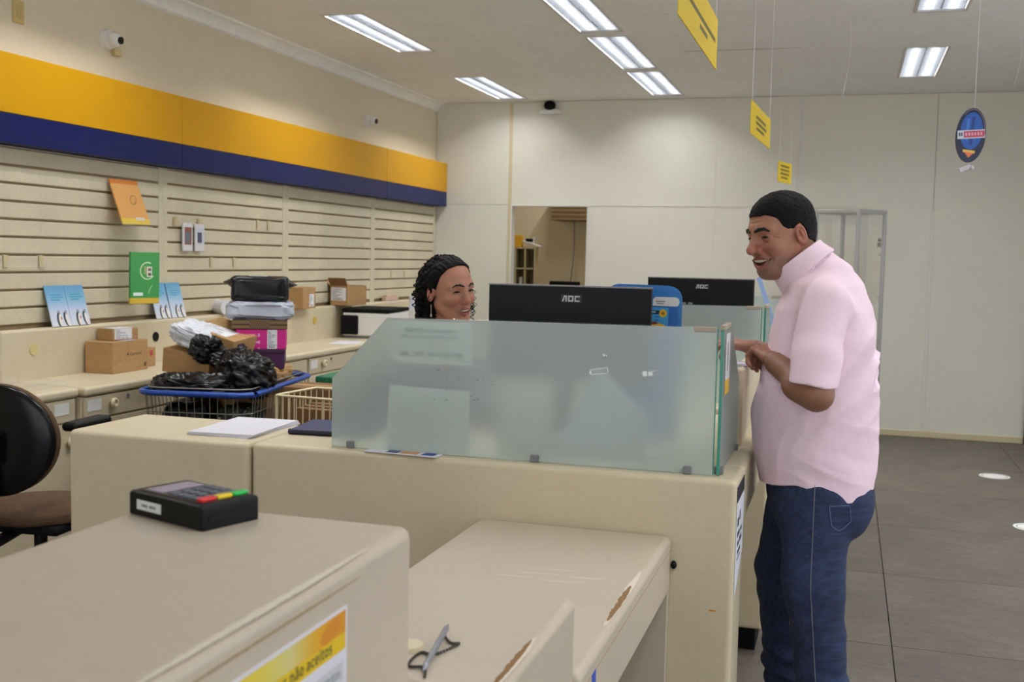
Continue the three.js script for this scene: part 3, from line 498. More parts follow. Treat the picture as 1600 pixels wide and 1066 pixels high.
{
  const cx = -2.92, cz = -4.785, th = 0.19, W = 0.275, L = 0.475, H = 0.85;
  const t = thing('parcel_cart', 'wire parcel cart with a thick blue rim, heaped with parcels', 'cart', [cx, 0, cz], th);
  const rim = (w, l, r, y) => { const pts = []; for (const [sx, sz, a] of [[1, 1, 0], [-1, 1, 1], [-1, -1, 2], [1, -1, 3]]) for (let k = 0; k <= 5; k++) { const an = (a + k / 5) * Math.PI / 2; pts.push([sx * (w - r) + r * Math.cos(an), y, sz * (l - r) + r * Math.sin(an)]); } return pts; };
  mesh('rim', tube(rim(W, L, 0.09, H), 0.0135, 160, 10, true, 0.2), M.blueRim, t).userData.label = 'thick blue plastic rim';
  mesh('inner_rail', tube(rim(W - 0.025, L - 0.025, 0.08, H + 0.022), 0.004, 140, 6, true, 0.2), M.wire, t);
  const ws = []; const top = rim(W - 0.012, L - 0.012, 0.085, H - 0.01), bot = rim(W - 0.05, L - 0.06, 0.06, 0.36);
  for (let i = 0; i < 24; i++) { const a = top[i], b = bot[i]; if (i % 6 === 1 || i % 6 === 4) ws.push(rod(a, b, 0.0022, 5)); }
  const side = (x0, z0, x1, z1, n) => { for (let i = 0; i <= n; i++) { const u = i / n, x = x0 + (x1 - x0) * u, z = z0 + (z1 - z0) * u; ws.push(rod([x * (W - 0.012) / W, H - 0.01, z * (L - 0.012) / L], [x * (W - 0.05) / W, 0.36, z * (L - 0.06) / L], 0.0022, 5)); } };
  side(-W + 0.08, L, W - 0.08, L, 10); side(-W + 0.08, -L, W - 0.08, -L, 10); side(W, -L + 0.08, W, L - 0.08, 18); side(-W, -L + 0.08, -W, L - 0.08, 18);
  for (const y of [0.36, 0.5, 0.64, 0.76]) { const k = (H - y) / (H - 0.36); ws.push(tube(rim(W - 0.012 - 0.038 * k, L - 0.012 - 0.048 * k, 0.085 - 0.02 * k, y), 0.0025, 90, 5, true, 0.2)); }
  for (let i = -5; i <= 5; i++) ws.push(rod([i * 0.04, 0.36, -L + 0.06], [i * 0.04, 0.36, L - 0.06], 0.0025, 5));
  const basket = mesh('wire_basket', merge(ws), M.wire, t);
  mesh('frame', merge([rod([-0.2, 0.36, 0.34], [-0.2, 0.1, 0.34], 0.012), rod([0.2, 0.36, 0.34], [0.2, 0.1, 0.34], 0.012), rod([-0.2, 0.36, -0.34], [-0.2, 0.1, -0.34], 0.012), rod([0.2, 0.36, -0.34], [0.2, 0.1, -0.34], 0.012), rod([-0.2, 0.14, 0.34], [0.2, 0.14, 0.34], 0.01), rod([-0.2, 0.14, -0.34], [0.2, 0.14, -0.34], 0.01), rod([-0.2, 0.14, -0.34], [-0.2, 0.14, 0.34], 0.01), rod([0.2, 0.14, -0.34], [0.2, 0.14, 0.34], 0.01)]), M.wire, t);
  for (const [x, z] of [[-0.2, 0.34], [0.2, 0.34], [-0.2, -0.34], [0.2, -0.34]]) { const g = new THREE.CylinderGeometry(0.05, 0.05, 0.028, 18); g.rotateZ(Math.PI / 2); g.translate(x, 0.05, z); mesh('wheel', merge([g, span(x - 0.02, x + 0.02, 0.05, 0.11, z - 0.012, z + 0.012)]), M.blackMatte, t); }
  // parcels inside the basket
  const fx = (lx, lz) => [cx + lx * Math.cos(th) + lz * Math.sin(th), cz - lx * Math.sin(th) + lz * Math.cos(th)];
  const at = (lx, y, lz) => { const [x, z] = fx(lx, lz); return [x, y, z]; };
  bag('black_bag', 'black plastic parcel seen through the near left wires of the cart', 0.23, 0.42, 0.3, at(-0.11, 0.366, 0.2), th, M.bag, 3, { e: 0.4 });
  bag('black_bag', 'dark crumpled parcel seen through the near right wires of the cart', 0.17, 0.40, 0.3, at(0.125, 0.366, 0.2), th, phys({ color: '#2b2a26', roughness: 0.25, bumpMap: T.crease, bumpScale: 0.006 }), 9, { e: 0.4, amp: 0.02 });
  const lowbox = carton('cardboard_box', 'brown parcel box deep inside the cart under the stack', 0.4, 0.5, 0.4, at(0.0, 0.366, -0.16), th);
  bag('black_bag', 'limp black bag draped over the left side of the cart', 0.40, 0.11, 0.24, at(-0.07, 0.815, 0.31), th - 0.1, M.bag, 17, { e: 0.8, amp: 0.022 });
  const bb = bag('black_bag', 'large shiny black bag bulging at the right of the cart', 0.27, 0.22, 0.28, at(0.15, 0.80, 0.20), th + 0.2, M.bag, 23, { e: 0.75, amp: 0.028 });
  { const s = mesh('printed_mark', new THREE.SphereGeometry(1, 8, 6), std({ color: '#8496c4', roughness: 0.4 }), bb); s.scale.set(0.006, 0.022, 0.004); s.position.set(-0.135, 0.07, 0.06); s.rotation.z = -0.5; }
  const c1 = carton('cardboard_box', 'tilted open cardboard box at the left back of the cart heap', 0.28, 0.12, 0.22, at(-0.155, 0.895, 0.02), th - 0.3); c1.rotation.x = 0.08; c1.rotation.z = -0.14;
  const wb = bag('white_bag', 'white and black plastic parcel lying on the tilted box', 0.24, 0.1, 0.2, at(-0.165, 1.04, 0.04), th - 0.3, M.bagWhite, 31, { e: 0.55, amp: 0.016, tilt: [0.1, 0, -0.3] });
  { const g = bagGeo(0.12, 0.13, 0.19, 37, 0.6, 0.02); const k = mesh('black_wrap', g, M.bag, wb); k.position.set(0.1, -0.075, 0.05); k.rotation.z = -0.25; k.userData.label = 'black end of the wrapping'; }
  const c2 = carton('cardboard_box', 'tilted flat box with a long white label in the middle of the cart heap', 0.3, 0.1, 0.24, at(-0.035, 1.02, -0.03), th - 0.38); c2.rotation.x = 0.14; c2.rotation.z = -0.20;
  sticker(c2, 'address_label', 0.2, 0.1, [-0.02, 0.1012, 0.05], labelM[0], [-Math.PI / 2, 0, 0]);
  bag('black_bag', 'black plastic envelope with a dull pouch hanging off the tilted flat box', 0.2, 0.06, 0.16, at(0.015, 0.985, 0.10), th - 0.38, M.bag, 41, { e: 0.6, amp: 0.016, tilt: [0.75, 0, -0.3] });
  // right hand stack
  const sx = 0.115, sz = -0.135;
  const kp = bag('kraft_parcel', 'lumpy kraft paper parcel under the purple box in the cart', 0.26, 0.09, 0.3, at(0.12, 0.848, sz), th, M.kraft, 47, { e: 0.5, amp: 0.01 });
  const pm = canvasTex(128, 128, (c, w, h) => { c.fillStyle = '#4a1f4e'; c.fillRect(0, 0, w, h); c.fillStyle = '#8f5b92'; for (let y = 12; y < h; y += 18) for (let x = (y % 36 ? 8 : 16); x < w; x += 20) c.fillRect(x, y, 4, 4); });
  const mg = canvasTex(256, 128, (c, w, h) => { c.fillStyle = '#d4208c'; c.fillRect(0, 0, w, h); c.fillStyle = '#f0a6d0'; for (let y = 16; y < h; y += 22) { c.fillRect(20 + (y % 3) * 10, y, 60 + (y % 5) * 8, 6); c.beginPath(); c.arc(118, y + 3, 6, 0, 7); c.fill(); } });
  const pb = thing('purple_box', 'purple dotted box below the magenta box in the parcel stack', 'box', at(sx, 0.925, sz), th + 0.28); mesh('body', faceUV(span(-0.115, 0.115, 0, 0.095, -0.13, 0.13, 0.004, 1), 0.12, 0.12, 'z'), std({ map: pm, roughness: 0.6 }), pb); mesh('lid_edge', span(-0.117, 0.117, 0.075, 0.0955, -0.132, 0.132, 0.003, 1), std({ color: '#3f1a43', roughness: 0.6 }), pb);
  const mb = thing('magenta_box', 'magenta printed box with white label in the parcel stack', 'box', at(sx, 1.021, sz), th + 0.28); mesh('body', faceUV(span(-0.12, 0.12, 0, 0.1, -0.13, 0.13, 0.004, 1), 0.24, 0.2, 'z'), std({ map: mg, roughness: 0.55 }), mb); sticker(mb, 'white_label', 0.048, 0.095, [0.055, 0.05, 0.1307], labelM[3]);
  const km = canvasTex(128, 128, (c, w, h) => { c.fillStyle = '#7e6547'; c.fillRect(0, 0, w, h); c.strokeStyle = '#4c3a28'; c.lineWidth = 5; for (let i = -128; i < 256; i += 14) { c.beginPath(); c.moveTo(i, 0); c.lineTo(i + 60, 128); c.stroke(); } });
  const gb = thing('striped_box', 'flat brown diagonally striped box on the magenta box', 'box', at(sx - 0.01, 1.122, sz), th + 0.31); mesh('body', faceUV(span(-0.135, 0.135, 0, 0.045, -0.14, 0.14, 0.003, 1), 0.1, 0.1, 'z'), std({ map: km, roughness: 0.8 }), gb); mesh('tape', span(-0.1355, 0.1355, 0.0452, 0.0458, -0.02, 0.02), std({ color: '#b79463', roughness: 0.3 }), gb);
  bag('grey_parcel', 'pale grey plastic wrapped parcel second from top of the stack', 0.335, 0.088, 0.26, at(sx - 0.01, 1.167, sz), th + 0.29, M.bagGrey, 53, { e: 0.34, amp: 0.012 });
  const bp = bag('black_parcel', 'black plastic parcel with flared ends on top of the stack', 0.285, 0.125, 0.22, at(sx - 0.01, 1.256, sz), th + 0.29, M.bag, 59, { e: 0.24, amp: 0.007, label: [0.09, 0.05, [-0.01, 0.1275, 0.05]] });
  for (const s of [-1, 1]) { const g = new THREE.SphereGeometry(1, 24, 16), p = g.attributes.position; for (let i = 0; i < p.count; i++) { const x = p.getX(i), k = Math.max(0, 1 - Math.max(0, x)); const y = p.getY(i), z = p.getZ(i); p.setXYZ(i, s * (0.125 + x * 0.06), 0.088 + s * -0.006 * x + y * 0.036 * k + 0.004 * noise3(x * 5, y * 5, z * 5 + s), z * 0.1 * (0.35 + 0.65 * k) + 0.004 * noise3(z * 6, x * 6, s)); } if (s < 0) { const ix = g.index.array; for (let i = 0; i < ix.length; i += 3) { const t = ix[i]; ix[i] = ix[i + 1]; ix[i + 1] = t; } } g.computeVertexNormals(); mesh('folded_end', g, M.bag, bp); }
}
{ // cream wire crate with flattened cartons behind the counter
  const t = thing('wire_crate', 'cream wire crate stand between the cart and the glass screen', 'wire crate', [-2.13, 0, -4.42], -0.1);
  const ws = [], a = 0.24, b = 0.16, H = 0.875;
  for (const y of [H, 0.45, 0.12]) ws.push(tube([[-a + (H - y) * -0.06, y, b], [a, y, b], [a, y, -b], [-a, y, -b]], 0.006, 60, 6, true, 0.05));
  for (let i = 0; i <= 14; i++) { const x = -a + 2 * a * i / 14; ws.push(rod([x, 0.1, b], [x, H, b], i % 7 ? 0.003 : 0.007, 5)); ws.push(rod([x, 0.1, -b], [x, H, -b], 0.003, 5)); }
  for (let i = 1; i < 7; i++) for (const s of [-1, 1]) ws.push(rod([s * a, 0.1, -b + 2 * b * i / 7], [s * a, H, -b + 2 * b * i / 7], 0.003, 5));
  mesh('wire_frame', merge(ws), M.wireCream, t);
  for (const x of [-a, a]) for (const z of [-b, b]) mesh('leg', rod([x, 0, z], [x, 0.14, z], 0.008, 8), M.wireCream, t);
  single('flat_cartons', 'bundle of brown flattened cartons standing in the wire crate', 'box', metreUV(merge([0, 1, 2].map(i => span(-0.2, 0.2 - i * 0.01, 0, 0.69 - i * 0.004, -0.09 + i * 0.06, -0.045 + i * 0.06, 0.002, 1)))), M.kraftDark, [-2.13, 0.13, -4.42], -0.1);
  const c = carton('cardboard_box', 'tall brown box standing on the floor right of the cart', 0.26, 0.86, 0.24, [-2.44, 0, -4.80], 0.0, { mat: M.kraftDark });
  const g = thing('green_crate', 'green ribbed plastic crate behind the right end of the cart', 'crate', [-2.44, 0, -5.25], 0.05);
  mesh('body', span(-0.18, 0.18, 0, 0.87, -0.15, 0.15, 0.01, 2), std({ color: '#1d6b45', roughness: 0.5 }), g); for (let i = 0; i < 8; i++) mesh('rib', span(-0.165 + i * 0.045, -0.15 + i * 0.045, 0.05, 0.85, 0.15, 0.158, 0.003, 1), std({ color: '#1d6b45', roughness: 0.5 }), g);
  const d = thing('side_desk', 'beige desk pedestal beyond the wire crate', 'desk', [-2.28, 0, -6.0]);
  mesh('body', metreUV(span(-0.22, 0.22, 0, 0.76, -0.3, 0.3, 0.01, 2)), M.laminate, d); mesh('top', metreUV(span(-0.26, 0.26, 0.76, 0.8, -0.34, 0.34, 0.015, 2)), M.laminate, d);
}
// ---------------------------------------------------------------- office chair on the left
function officeChair(label, pos, turn, o = {}) {       // faces local -z
  const t = thing('office_chair', label, 'chair', pos, turn);
  const sh = o.seat || 0.5, fab = o.fabric || std({ map: T.fabric, roughness: 0.95 });
  const oval = (w, h, dz, z, y, curve) => { const g = new THREE.SphereGeometry(1, 36, 24), p = g.attributes.position; for (let i = 0; i < p.count; i++) { const x = p.getX(i), yy = p.getY(i), zz = p.getZ(i), L = Math.hypot(x, yy), k = L > 0 ? Math.pow(L, 0.55) / L : 1; const X = x * k * w / 2, Y = yy * k * h / 2; p.setXYZ(i, X, y + Y, z + Math.sign(zz) * Math.pow(Math.abs(zz), 0.6) * dz / 2 + curve * X * X); } g.computeVertexNormals(); return g; };
  const bg = oval(0.46, 0.42, 0.045, 0.235, sh + 0.285, -0.5), bf = oval(0.455, 0.415, 0.06, 0.205, sh + 0.285, -0.5);
  const shell = mesh('back_shell', bg, M.blackGloss, t); const cush = mesh('back_cushion', bf, fab, t);
  const seatG = new THREE.SphereGeometry(1, 36, 20); { const p = seatG.attributes.position; for (let i = 0; i < p.count; i++) { const x = p.getX(i), y = p.getY(i), z = p.getZ(i), L = Math.hypot(x, z), k = L > 0 ? Math.pow(L, 0.5) / L : 1; p.setXYZ(i, x * k * 0.24, sh - 0.03 + Math.sign(y) * Math.pow(Math.abs(y), 0.6) * 0.035, z * k * 0.235 - 0.04); } seatG.computeVertexNormals(); }
  mesh('seat', seatG, fab, t);
  mesh('seat_pan', span(-0.2, 0.2, sh - 0.085, sh - 0.05, -0.23, 0.16, 0.02, 3), M.blackMatte, t);
  mesh('back_post', merge([tube([[0, sh - 0.08, 0.1], [0, sh - 0.09, 0.27], [0, sh + 0.02, 0.295], [0, sh + 0.26, 0.275]], 0.022, 30, 10), span(-0.05, 0.05, sh + 0.2, sh + 0.32, 0.245, 0.285, 0.012, 2)]), M.black, t);
  for (const s of [-1, 1]) {
    const arm = mesh('armrest', span(s * 0.245 - 0.035, s * 0.245 + 0.035, sh + 0.315, sh + 0.35, -0.09, 0.15, 0.016, 3), M.black, t);
    mesh('arm_post', merge([tube([[s * 0.18, sh - 0.07, 0.03], [s * 0.25, sh - 0.06, 0.03], [s * 0.262, sh + 0.05, 0.03], [s * 0.245, sh + 0.32, 0.04]], 0.026, 24, 8)]), M.black, arm);
  }
  mesh('gas_column', merge([rod([0, 0.1, -0.03], [0, sh - 0.08, -0.03], 0.025, 14), rod([0, 0.1, -0.03], [0, 0.26, -0.03], 0.035, 14)]), M.black, t);
  for (let i = 0; i < 5; i++) { const a = i * Math.PI * 0.4 + 0.3, x = Math.cos(a) * 0.28, z = Math.sin(a) * 0.28 - 0.03; const l = mesh('star_leg', rod([0, 0.11, -0.03], [x, 0.075, z], 0.022, 10, 0.014), M.black, t); const w = new THREE.CylinderGeometry(0.027, 0.027, 0.04, 14); w.rotateX(Math.PI / 2); w.rotateY(-a); w.translate(x, 0.028, z); mesh('castor', w, M.blackMatte, l); }
  return t;
}
officeChair('black office chair with brown fabric seat at the left edge', [-3.0, 0, -3.50], 0.10, { seat: 0.505 });

// ---------------------------------------------------------------- counters in front
function chipStrip(pts, t, mat, name, parent, up = 'y') {   // ragged flake lying on a surface; outline in the plane
  const s = new THREE.Shape(); pts.forEach((p, i) => i ? s.lineTo(p[0], p[1]) : s.moveTo(p[0], p[1]));
  const g = new THREE.ExtrudeGeometry(s, { depth: t, bevelEnabled: false }); if (up === 'y') { g.rotateX(Math.PI / 2); g.translate(0, t, 0); } return mesh(name, g, mat, parent);
}
function ragged(z0, z1, xa, xb, seed, n = 26) { reseed(seed); const A = [], B = []; for (let i = 0; i <= n; i++) { const u = i / n, z = z0 + (z1 - z0) * u, k = Math.pow(Math.sin(Math.PI * Math.min(1, Math.max(0, u))), 0.5), m = (xa + xb) / 2, h = Math.abs(xb - xa) / 2 * k; A.push([m - h * (0.55 + 0.45 * rnd()), z]); B.push([m + h * (0.75 + 0.25 * rnd()), z]); } return A.concat(B.reverse()); }
{
  const t = thing('service_counter', 'main beige service counter carrying the frosted glass screen', 'counter', [-0.94, 0, -2.9]);
  const ox = 0.94, oz = 2.9;
  const S = (x0, x1, y0, y1, z0, z1, r = 0.016) => metreUV(span(x0 + ox, x1 + ox, y0, y1, z0 + oz, z1 + oz, r, 3), x0, z0);
  mesh('body', S(-1.632, -0.245, 0, 0.95, -3.0, -2.785), M.creamLam, t);
  const t3 = thing('rear_worktop', 'narrow beige worktop behind the frosted glass under the monitor', 'worktop', [-0.94, 0, -2.9]); mesh('top', S(-1.632, -0.765, 0.79, 0.95, -3.24, -3.001), M.creamLam, t3); mesh('support_panel', S(-1.2, -1.17, 0, 0.79, -3.2, -3.001, 0.003), M.creamLam, t3);
  const t2 = thing('side_counter', 'narrow beige counter wing with upright ledge that the man leans on', 'counter', [-0.94, 0, -2.9]);
  mesh('side_top', S(-0.76, -0.245, 0.79, 0.95, -4.0, -3.001), M.creamLam, t2);
  { const s = new THREE.Shape(); s.moveTo(0, 0); s.lineTo(0.1, 0); s.quadraticCurveTo(0.02, -0.02, 0.0, -0.2); s.closePath(); const g = new THREE.ExtrudeGeometry(s, { depth: 0.03, bevelEnabled: false }); g.rotateY(Math.PI / 2); g.translate(-0.28 + ox, 0.80, -3.001 + oz); mesh('bracket', metreUV(g), M.creamLam, t2); }
  mesh('ledge', S(-0.324, -0.286, 0.945, 1.186, -4.0, -3.32, 0.012), M.creamLam, t2).userData.label = 'upright customer ledge on the counter';
  mesh('inner_panel', S(-0.72, -0.69, 0, 0.80, -4.0, -3.001, 0.004), M.creamLam, t2);
}
{
  const t = thing('counter_section', 'short beige counter section with papers left of the glass screen', 'counter', [-1.945, 0, -2.96]);
  mesh('body', metreUV(span(-0.307, 0.309, 0, 0.95, -0.19, 0.19, 0.016, 3), 0.3, 0.1), M.creamLam, t);
  mesh('toe_kick', span(-0.3, 0.3, -0.001, 0.03, 0.19, 0.1902), M.blackMatte, t);
}
// stations further back
function backStation(dz, label, inset) {
  const t = thing('service_counter', label, 'counter', [-0.94, 0, -2.9 + dz]); const ox = 0.94, oz = 2.9;
  const S = (x0, x1, y0, y1, z0, z1, r = 0.016) => metreUV(span(x0 + ox, x1 + ox, y0, y1, z0 + oz, z1 + oz, r, 3), x0 + dz, z0);
  mesh('body', S(-1.632, inset, 0.1, 0.95, -3.0, -2.7), M.creamLam, t);
  mesh('plinth', S(-1.6, inset - 0.03, 0, 0.1, -2.98, -2.76, 0.002), M.blackMatte, t);
  mesh('side_top', S(-0.76, -0.262, 0.79, 0.95, -3.95, -2.99), M.creamLam, t);
  mesh('ledge', S(-0.324, -0.286, 0.945, 1.186, -3.95, -3.32, 0.012), M.creamLam, t);
}
backStation(-1.5, 'second beige service counter behind the man, with its own glass screen', -0.256);
backStation(-3.0, 'third beige service counter furthest back in the row', -0.256);
// ---------------------------------------------------------------- glass screens
function glassScreen(dz, label, detailed) {
  const t = thing('glass_screen', label, 'glass screen', [-0.86, 0.9502, -2.83 + dz]); const ox = 0.86, oz = 2.83, oy = -0.9502;
  const front = plate([[-1.395, 0.9515], [-0.314, 0.9515], [-0.314, 1.332], [-1.228, 1.325], [-1.395, 1.146]].map(p => [p[0] + ox, p[1] + oy]), 0.007, 0.0005); front.translate(0, 0, -0.0035); mesh('front_pane', front, M.frosted, t);
  mesh('edge', span(-0.3135 + ox, -0.311 + ox, 0.952 + oy, 1.331 + oy, -0.0042, 0.0042), M.glassEdge, t).userData.label = 'green polished glass edge';
  mesh('top_edge', rod([-1.228 + ox, 1.3262 + oy, 0], [-0.314 + ox, 1.3332 + oy, 0], 0.0028, 6), M.clearGlass, t);
  const side = plate([[0, 0.9515], [0.47, 0.9515], [0.47, 1.15], [0.18, 1.333], [0, 1.333]].map(p => [p[0], p[1] + oy]), 0.007, 0.0005); side.rotateY(Math.PI / 2); side.translate(-0.3035 + ox, 0, -0.004); mesh('side_pane', side, phys({ color: '#c3cfcc', transmission: 0.75, roughness: 0.4, thickness: 0.008, ior: 1.45 }), t);
  mesh('edge', span(-0.304 + ox, -0.296 + ox, 0.952 + oy, 1.332 + oy, -0.0035, -0.001), M.glassEdge, t).userData.label = 'green polished glass edge';
  for (const [x, z] of [[-1.336, 0.0], [-0.79, 0.0], [-0.378, 0.0]]) { mesh('clamp', span(x + ox - 0.011, x + ox + 0.011, 0, 0.02, z - 0.012, z + 0.012, 0.003, 2), M.grey, t); }
  for (const z of [-0.03, -0.42]) mesh('clamp', span(-0.3 + ox - 0.012, -0.3 + ox + 0.012, 0, 0.02, z - 0.011, z + 0.011, 0.003, 2), M.grey, t);
  mesh('corner_trim', merge([span(-0.372 + ox, -0.315 + ox, 1.3215 + oy, 1.3345 + oy, -0.006, 0.006, 0.002, 1), span(-0.306 + ox, -0.294 + ox, 1.3265 + oy, 1.34 + oy, -0.17, 0.0, 0.002, 1)]), std({ color: '#a99c8a', roughness: 0.6 }), t);
  return t;
}
const gs1 = glassScreen(0, 'frosted glass screen with sloped left corner in front of the woman');
glassScreen(-1.5, 'second frosted glass screen behind the blue standee');
glassScreen(-3.0, 'third glass screen, pale sliver beside the man\'s collar');
{
  const z = -2.842;
  const s1 = roundedRect(0.235, 0.118, 0.016, -1.214, 1.201); const back = canvasTex(256, 128, (c, w, h) => { c.fillStyle = '#fafcfa'; c.fillRect(0, 0, w, h); c.fillStyle = '#b9c6ba'; c.fillRect(40, 22, 60, 12); c.fillRect(110, 24, 90, 9); c.fillRect(24, 44, 190, 6); for (let i = 0; i < 5; i++) c.fillRect(26 + i * 44, 92, 26, 14); });
  const g1 = new THREE.ExtrudeGeometry(s1, { depth: 0.001, bevelEnabled: false }); { const p = g1.attributes.position, uv = g1.attributes.uv; for (let i = 0; i < p.count; i++) uv.setXY(i, (p.getX(i) + 1.214) / 0.235, (p.getY(i) - 1.201) / 0.118); }
  single('paper_notice', 'rounded pale notice stuck behind the upper left of the frosted glass', 'notice', g1, phys({ map: back, roughness: 1, transmission: 0.6, thickness: 0 }), [0, 0, z]);
  const g2 = plate([[-1.235, 0.952], [-0.985, 0.952], [-0.985, 1.13], [-1.225, 1.135]], 0.001); single('paper_notice', 'white sheet standing behind the lower left of the frosted glass', 'notice', g2, M.paperThin, [0, 0, z - 0.004]);
  const g3 = plate([[-0.92, 0.952], [-0.80, 0.952], [-0.80, 1.09], [-0.92, 1.08]], 0.02); single('document_holder', 'pale document holder behind the middle of the frosted glass', 'holder', g3, std({ color: '#d8d8c6', roughness: 0.7 }), [0, 0, z - 0.09]);
  const g4 = plate([[-0.83, 0.952], [-0.52, 0.952], [-0.52, 1.07], [-0.66, 1.2], [-0.72, 1.06]], 0.03); single('grey_folder', 'light grey folder leaning behind the middle of the frosted glass', 'folder', g4, std({ color: '#c5ccd8', roughness: 0.7 }), [0, 0, z - 0.16]);
  // tape remnants on the front face
  const tapeM = std({ color: '#e8ebea', roughness: 0.5 });
  const tp = (n, l, a) => { const g = merge(a.map(([x, y, w, h, r]) => { const b = new THREE.BoxGeometry(w, h, 0.0006); b.rotateZ(r); b.translate(x, y, 0); return b; })); single(n, l, 'tape', g, tapeM, [0, 0, -2.8257]); };
  tp('tape_remnant', 'white double tape remnant on the right of the glass front', [[-0.497, 1.206, 0.012, 0.014, 0.3], [-0.482, 1.207, 0.012, 0.012, 0.3], [-0.472, 1.215, 0.02, 0.0015, 0.2]]);
  tp('tape_remnant', 'thin outline of torn tape at the centre right of the glass front', [[-0.62, 1.213, 0.05, 0.002, 0.18], [-0.618, 1.199, 0.045, 0.002, 0.12], [-0.642, 1.203, 0.006, 0.01, 0], [-0.596, 1.21, 0.003, 0.012, 0.2]]);
  tp('tape_remnant', 'tiny white speck of tape above the torn tape', [[-0.605, 1.248, 0.006, 0.012, 0.6], [-0.602, 1.246, 0.003, 0.012, -0.5]]);
  reseed(606); single('ink_scribble', 'small blue pen scribbles on the left half of the glass front', 'scribble', merge([...Array(16)].map(() => { const x = -1.18 + rnd() * 0.3, y = 1.10 + rnd() * 0.09, a = rnd() * 6.3, l = 0.003 + rnd() * 0.008; return rod([x, y, 0], [x + Math.cos(a) * l, y + Math.sin(a) * l * 0.6, 0], 0.0005, 4); })), std({ color: '#3c4a66', roughness: 0.7 }), [0, 0, -2.8258]);
  const st = canvasTex(64, 256, (c, w, h) => { c.fillStyle = '#d9dadb'; c.fillRect(0, 0, w, h); c.fillStyle = '#e3b92e'; c.fillRect(0, h - 60, w, 60); c.fillStyle = '#4a4a52'; c.fillRect(22, 40, 10, 120); });
  const sg = new THREE.BoxGeometry(0.001, 0.16, 0.1); { const p = sg.attributes.position, uv = sg.attributes.uv; for (let i = 0; i < p.count; i++) uv.setXY(i, 0.5 - p.getZ(i) / 0.1, p.getY(i) / 0.16 + 0.5); } single('glass_sticker', 'white and yellow sticker on the side pane of the near glass screen', 'sticker', sg, std({ map: st, roughness: 0.5 }), [-0.2947, 1.235, -2.93]);
  const leaf = canvasTex(256, 64, (c, w, h) => { c.fillStyle = '#dedbe2'; c.fillRect(0, 0, w, h); c.fillStyle = '#4b4f80'; c.fillRect(70, 14, 44, 40); c.fillStyle = '#d79a66'; c.fillRect(120, 10, 60, 44); c.fillStyle = '#2c4a96'; c.fillRect(196, 12, 44, 40); });
  const lg = span(-0.11, 0.11, 0, 0.002, -0.03, 0.03); faceUV(lg, 0.22, 0.06, 'y'); single('printed_leaflet', 'colourful leaflet lying under the foot of the glass screen', 'leaflet', lg, std({ map: leaf, roughness: 0.5 }), [-1.165, 0.9502, -2.812], -0.05);
}
// papers and folder on the left
{
  single('paper_stack', 'thin stack of white papers on the short counter section', 'paper', merge([0, 1, 2, 3, 4].map(i => { const g = span(-0.105, 0.105, i * 0.0022, i * 0.0022 + 0.0018, -0.16, 0.16); g.rotateY(i * 0.02 - 0.04); return g; })), M.paper, [-1.778, 0.9502, -3.0], 0.03);
  const t = thing('blue_folder', 'dark blue folder lying beside the left end of the glass', 'folder', [-1.5, 0.9502, -3.08], 0.1);
  mesh('cover', span(-0.12, 0.14, 0, 0.004, -0.1, 0.1, 0.0015, 1), std({ color: '#1d2547', roughness: 0.4 }), t); mesh('cover', (() => { const g = span(-0.12, 0.14, 0.012, 0.016, -0.1, 0.1, 0.0015, 1); g.rotateX(0.02); return g; })(), std({ color: '#23305f', roughness: 0.4 }), t);
  mesh('spine', rod([-0.12, 0.009, 0.1], [0.14, 0.009, 0.1], 0.0085, 10), std({ color: '#161b36', roughness: 0.4 }), t); mesh('pages', span(-0.11, 0.13, 0.004, 0.012, -0.09, 0.09), M.kraft, t);
}
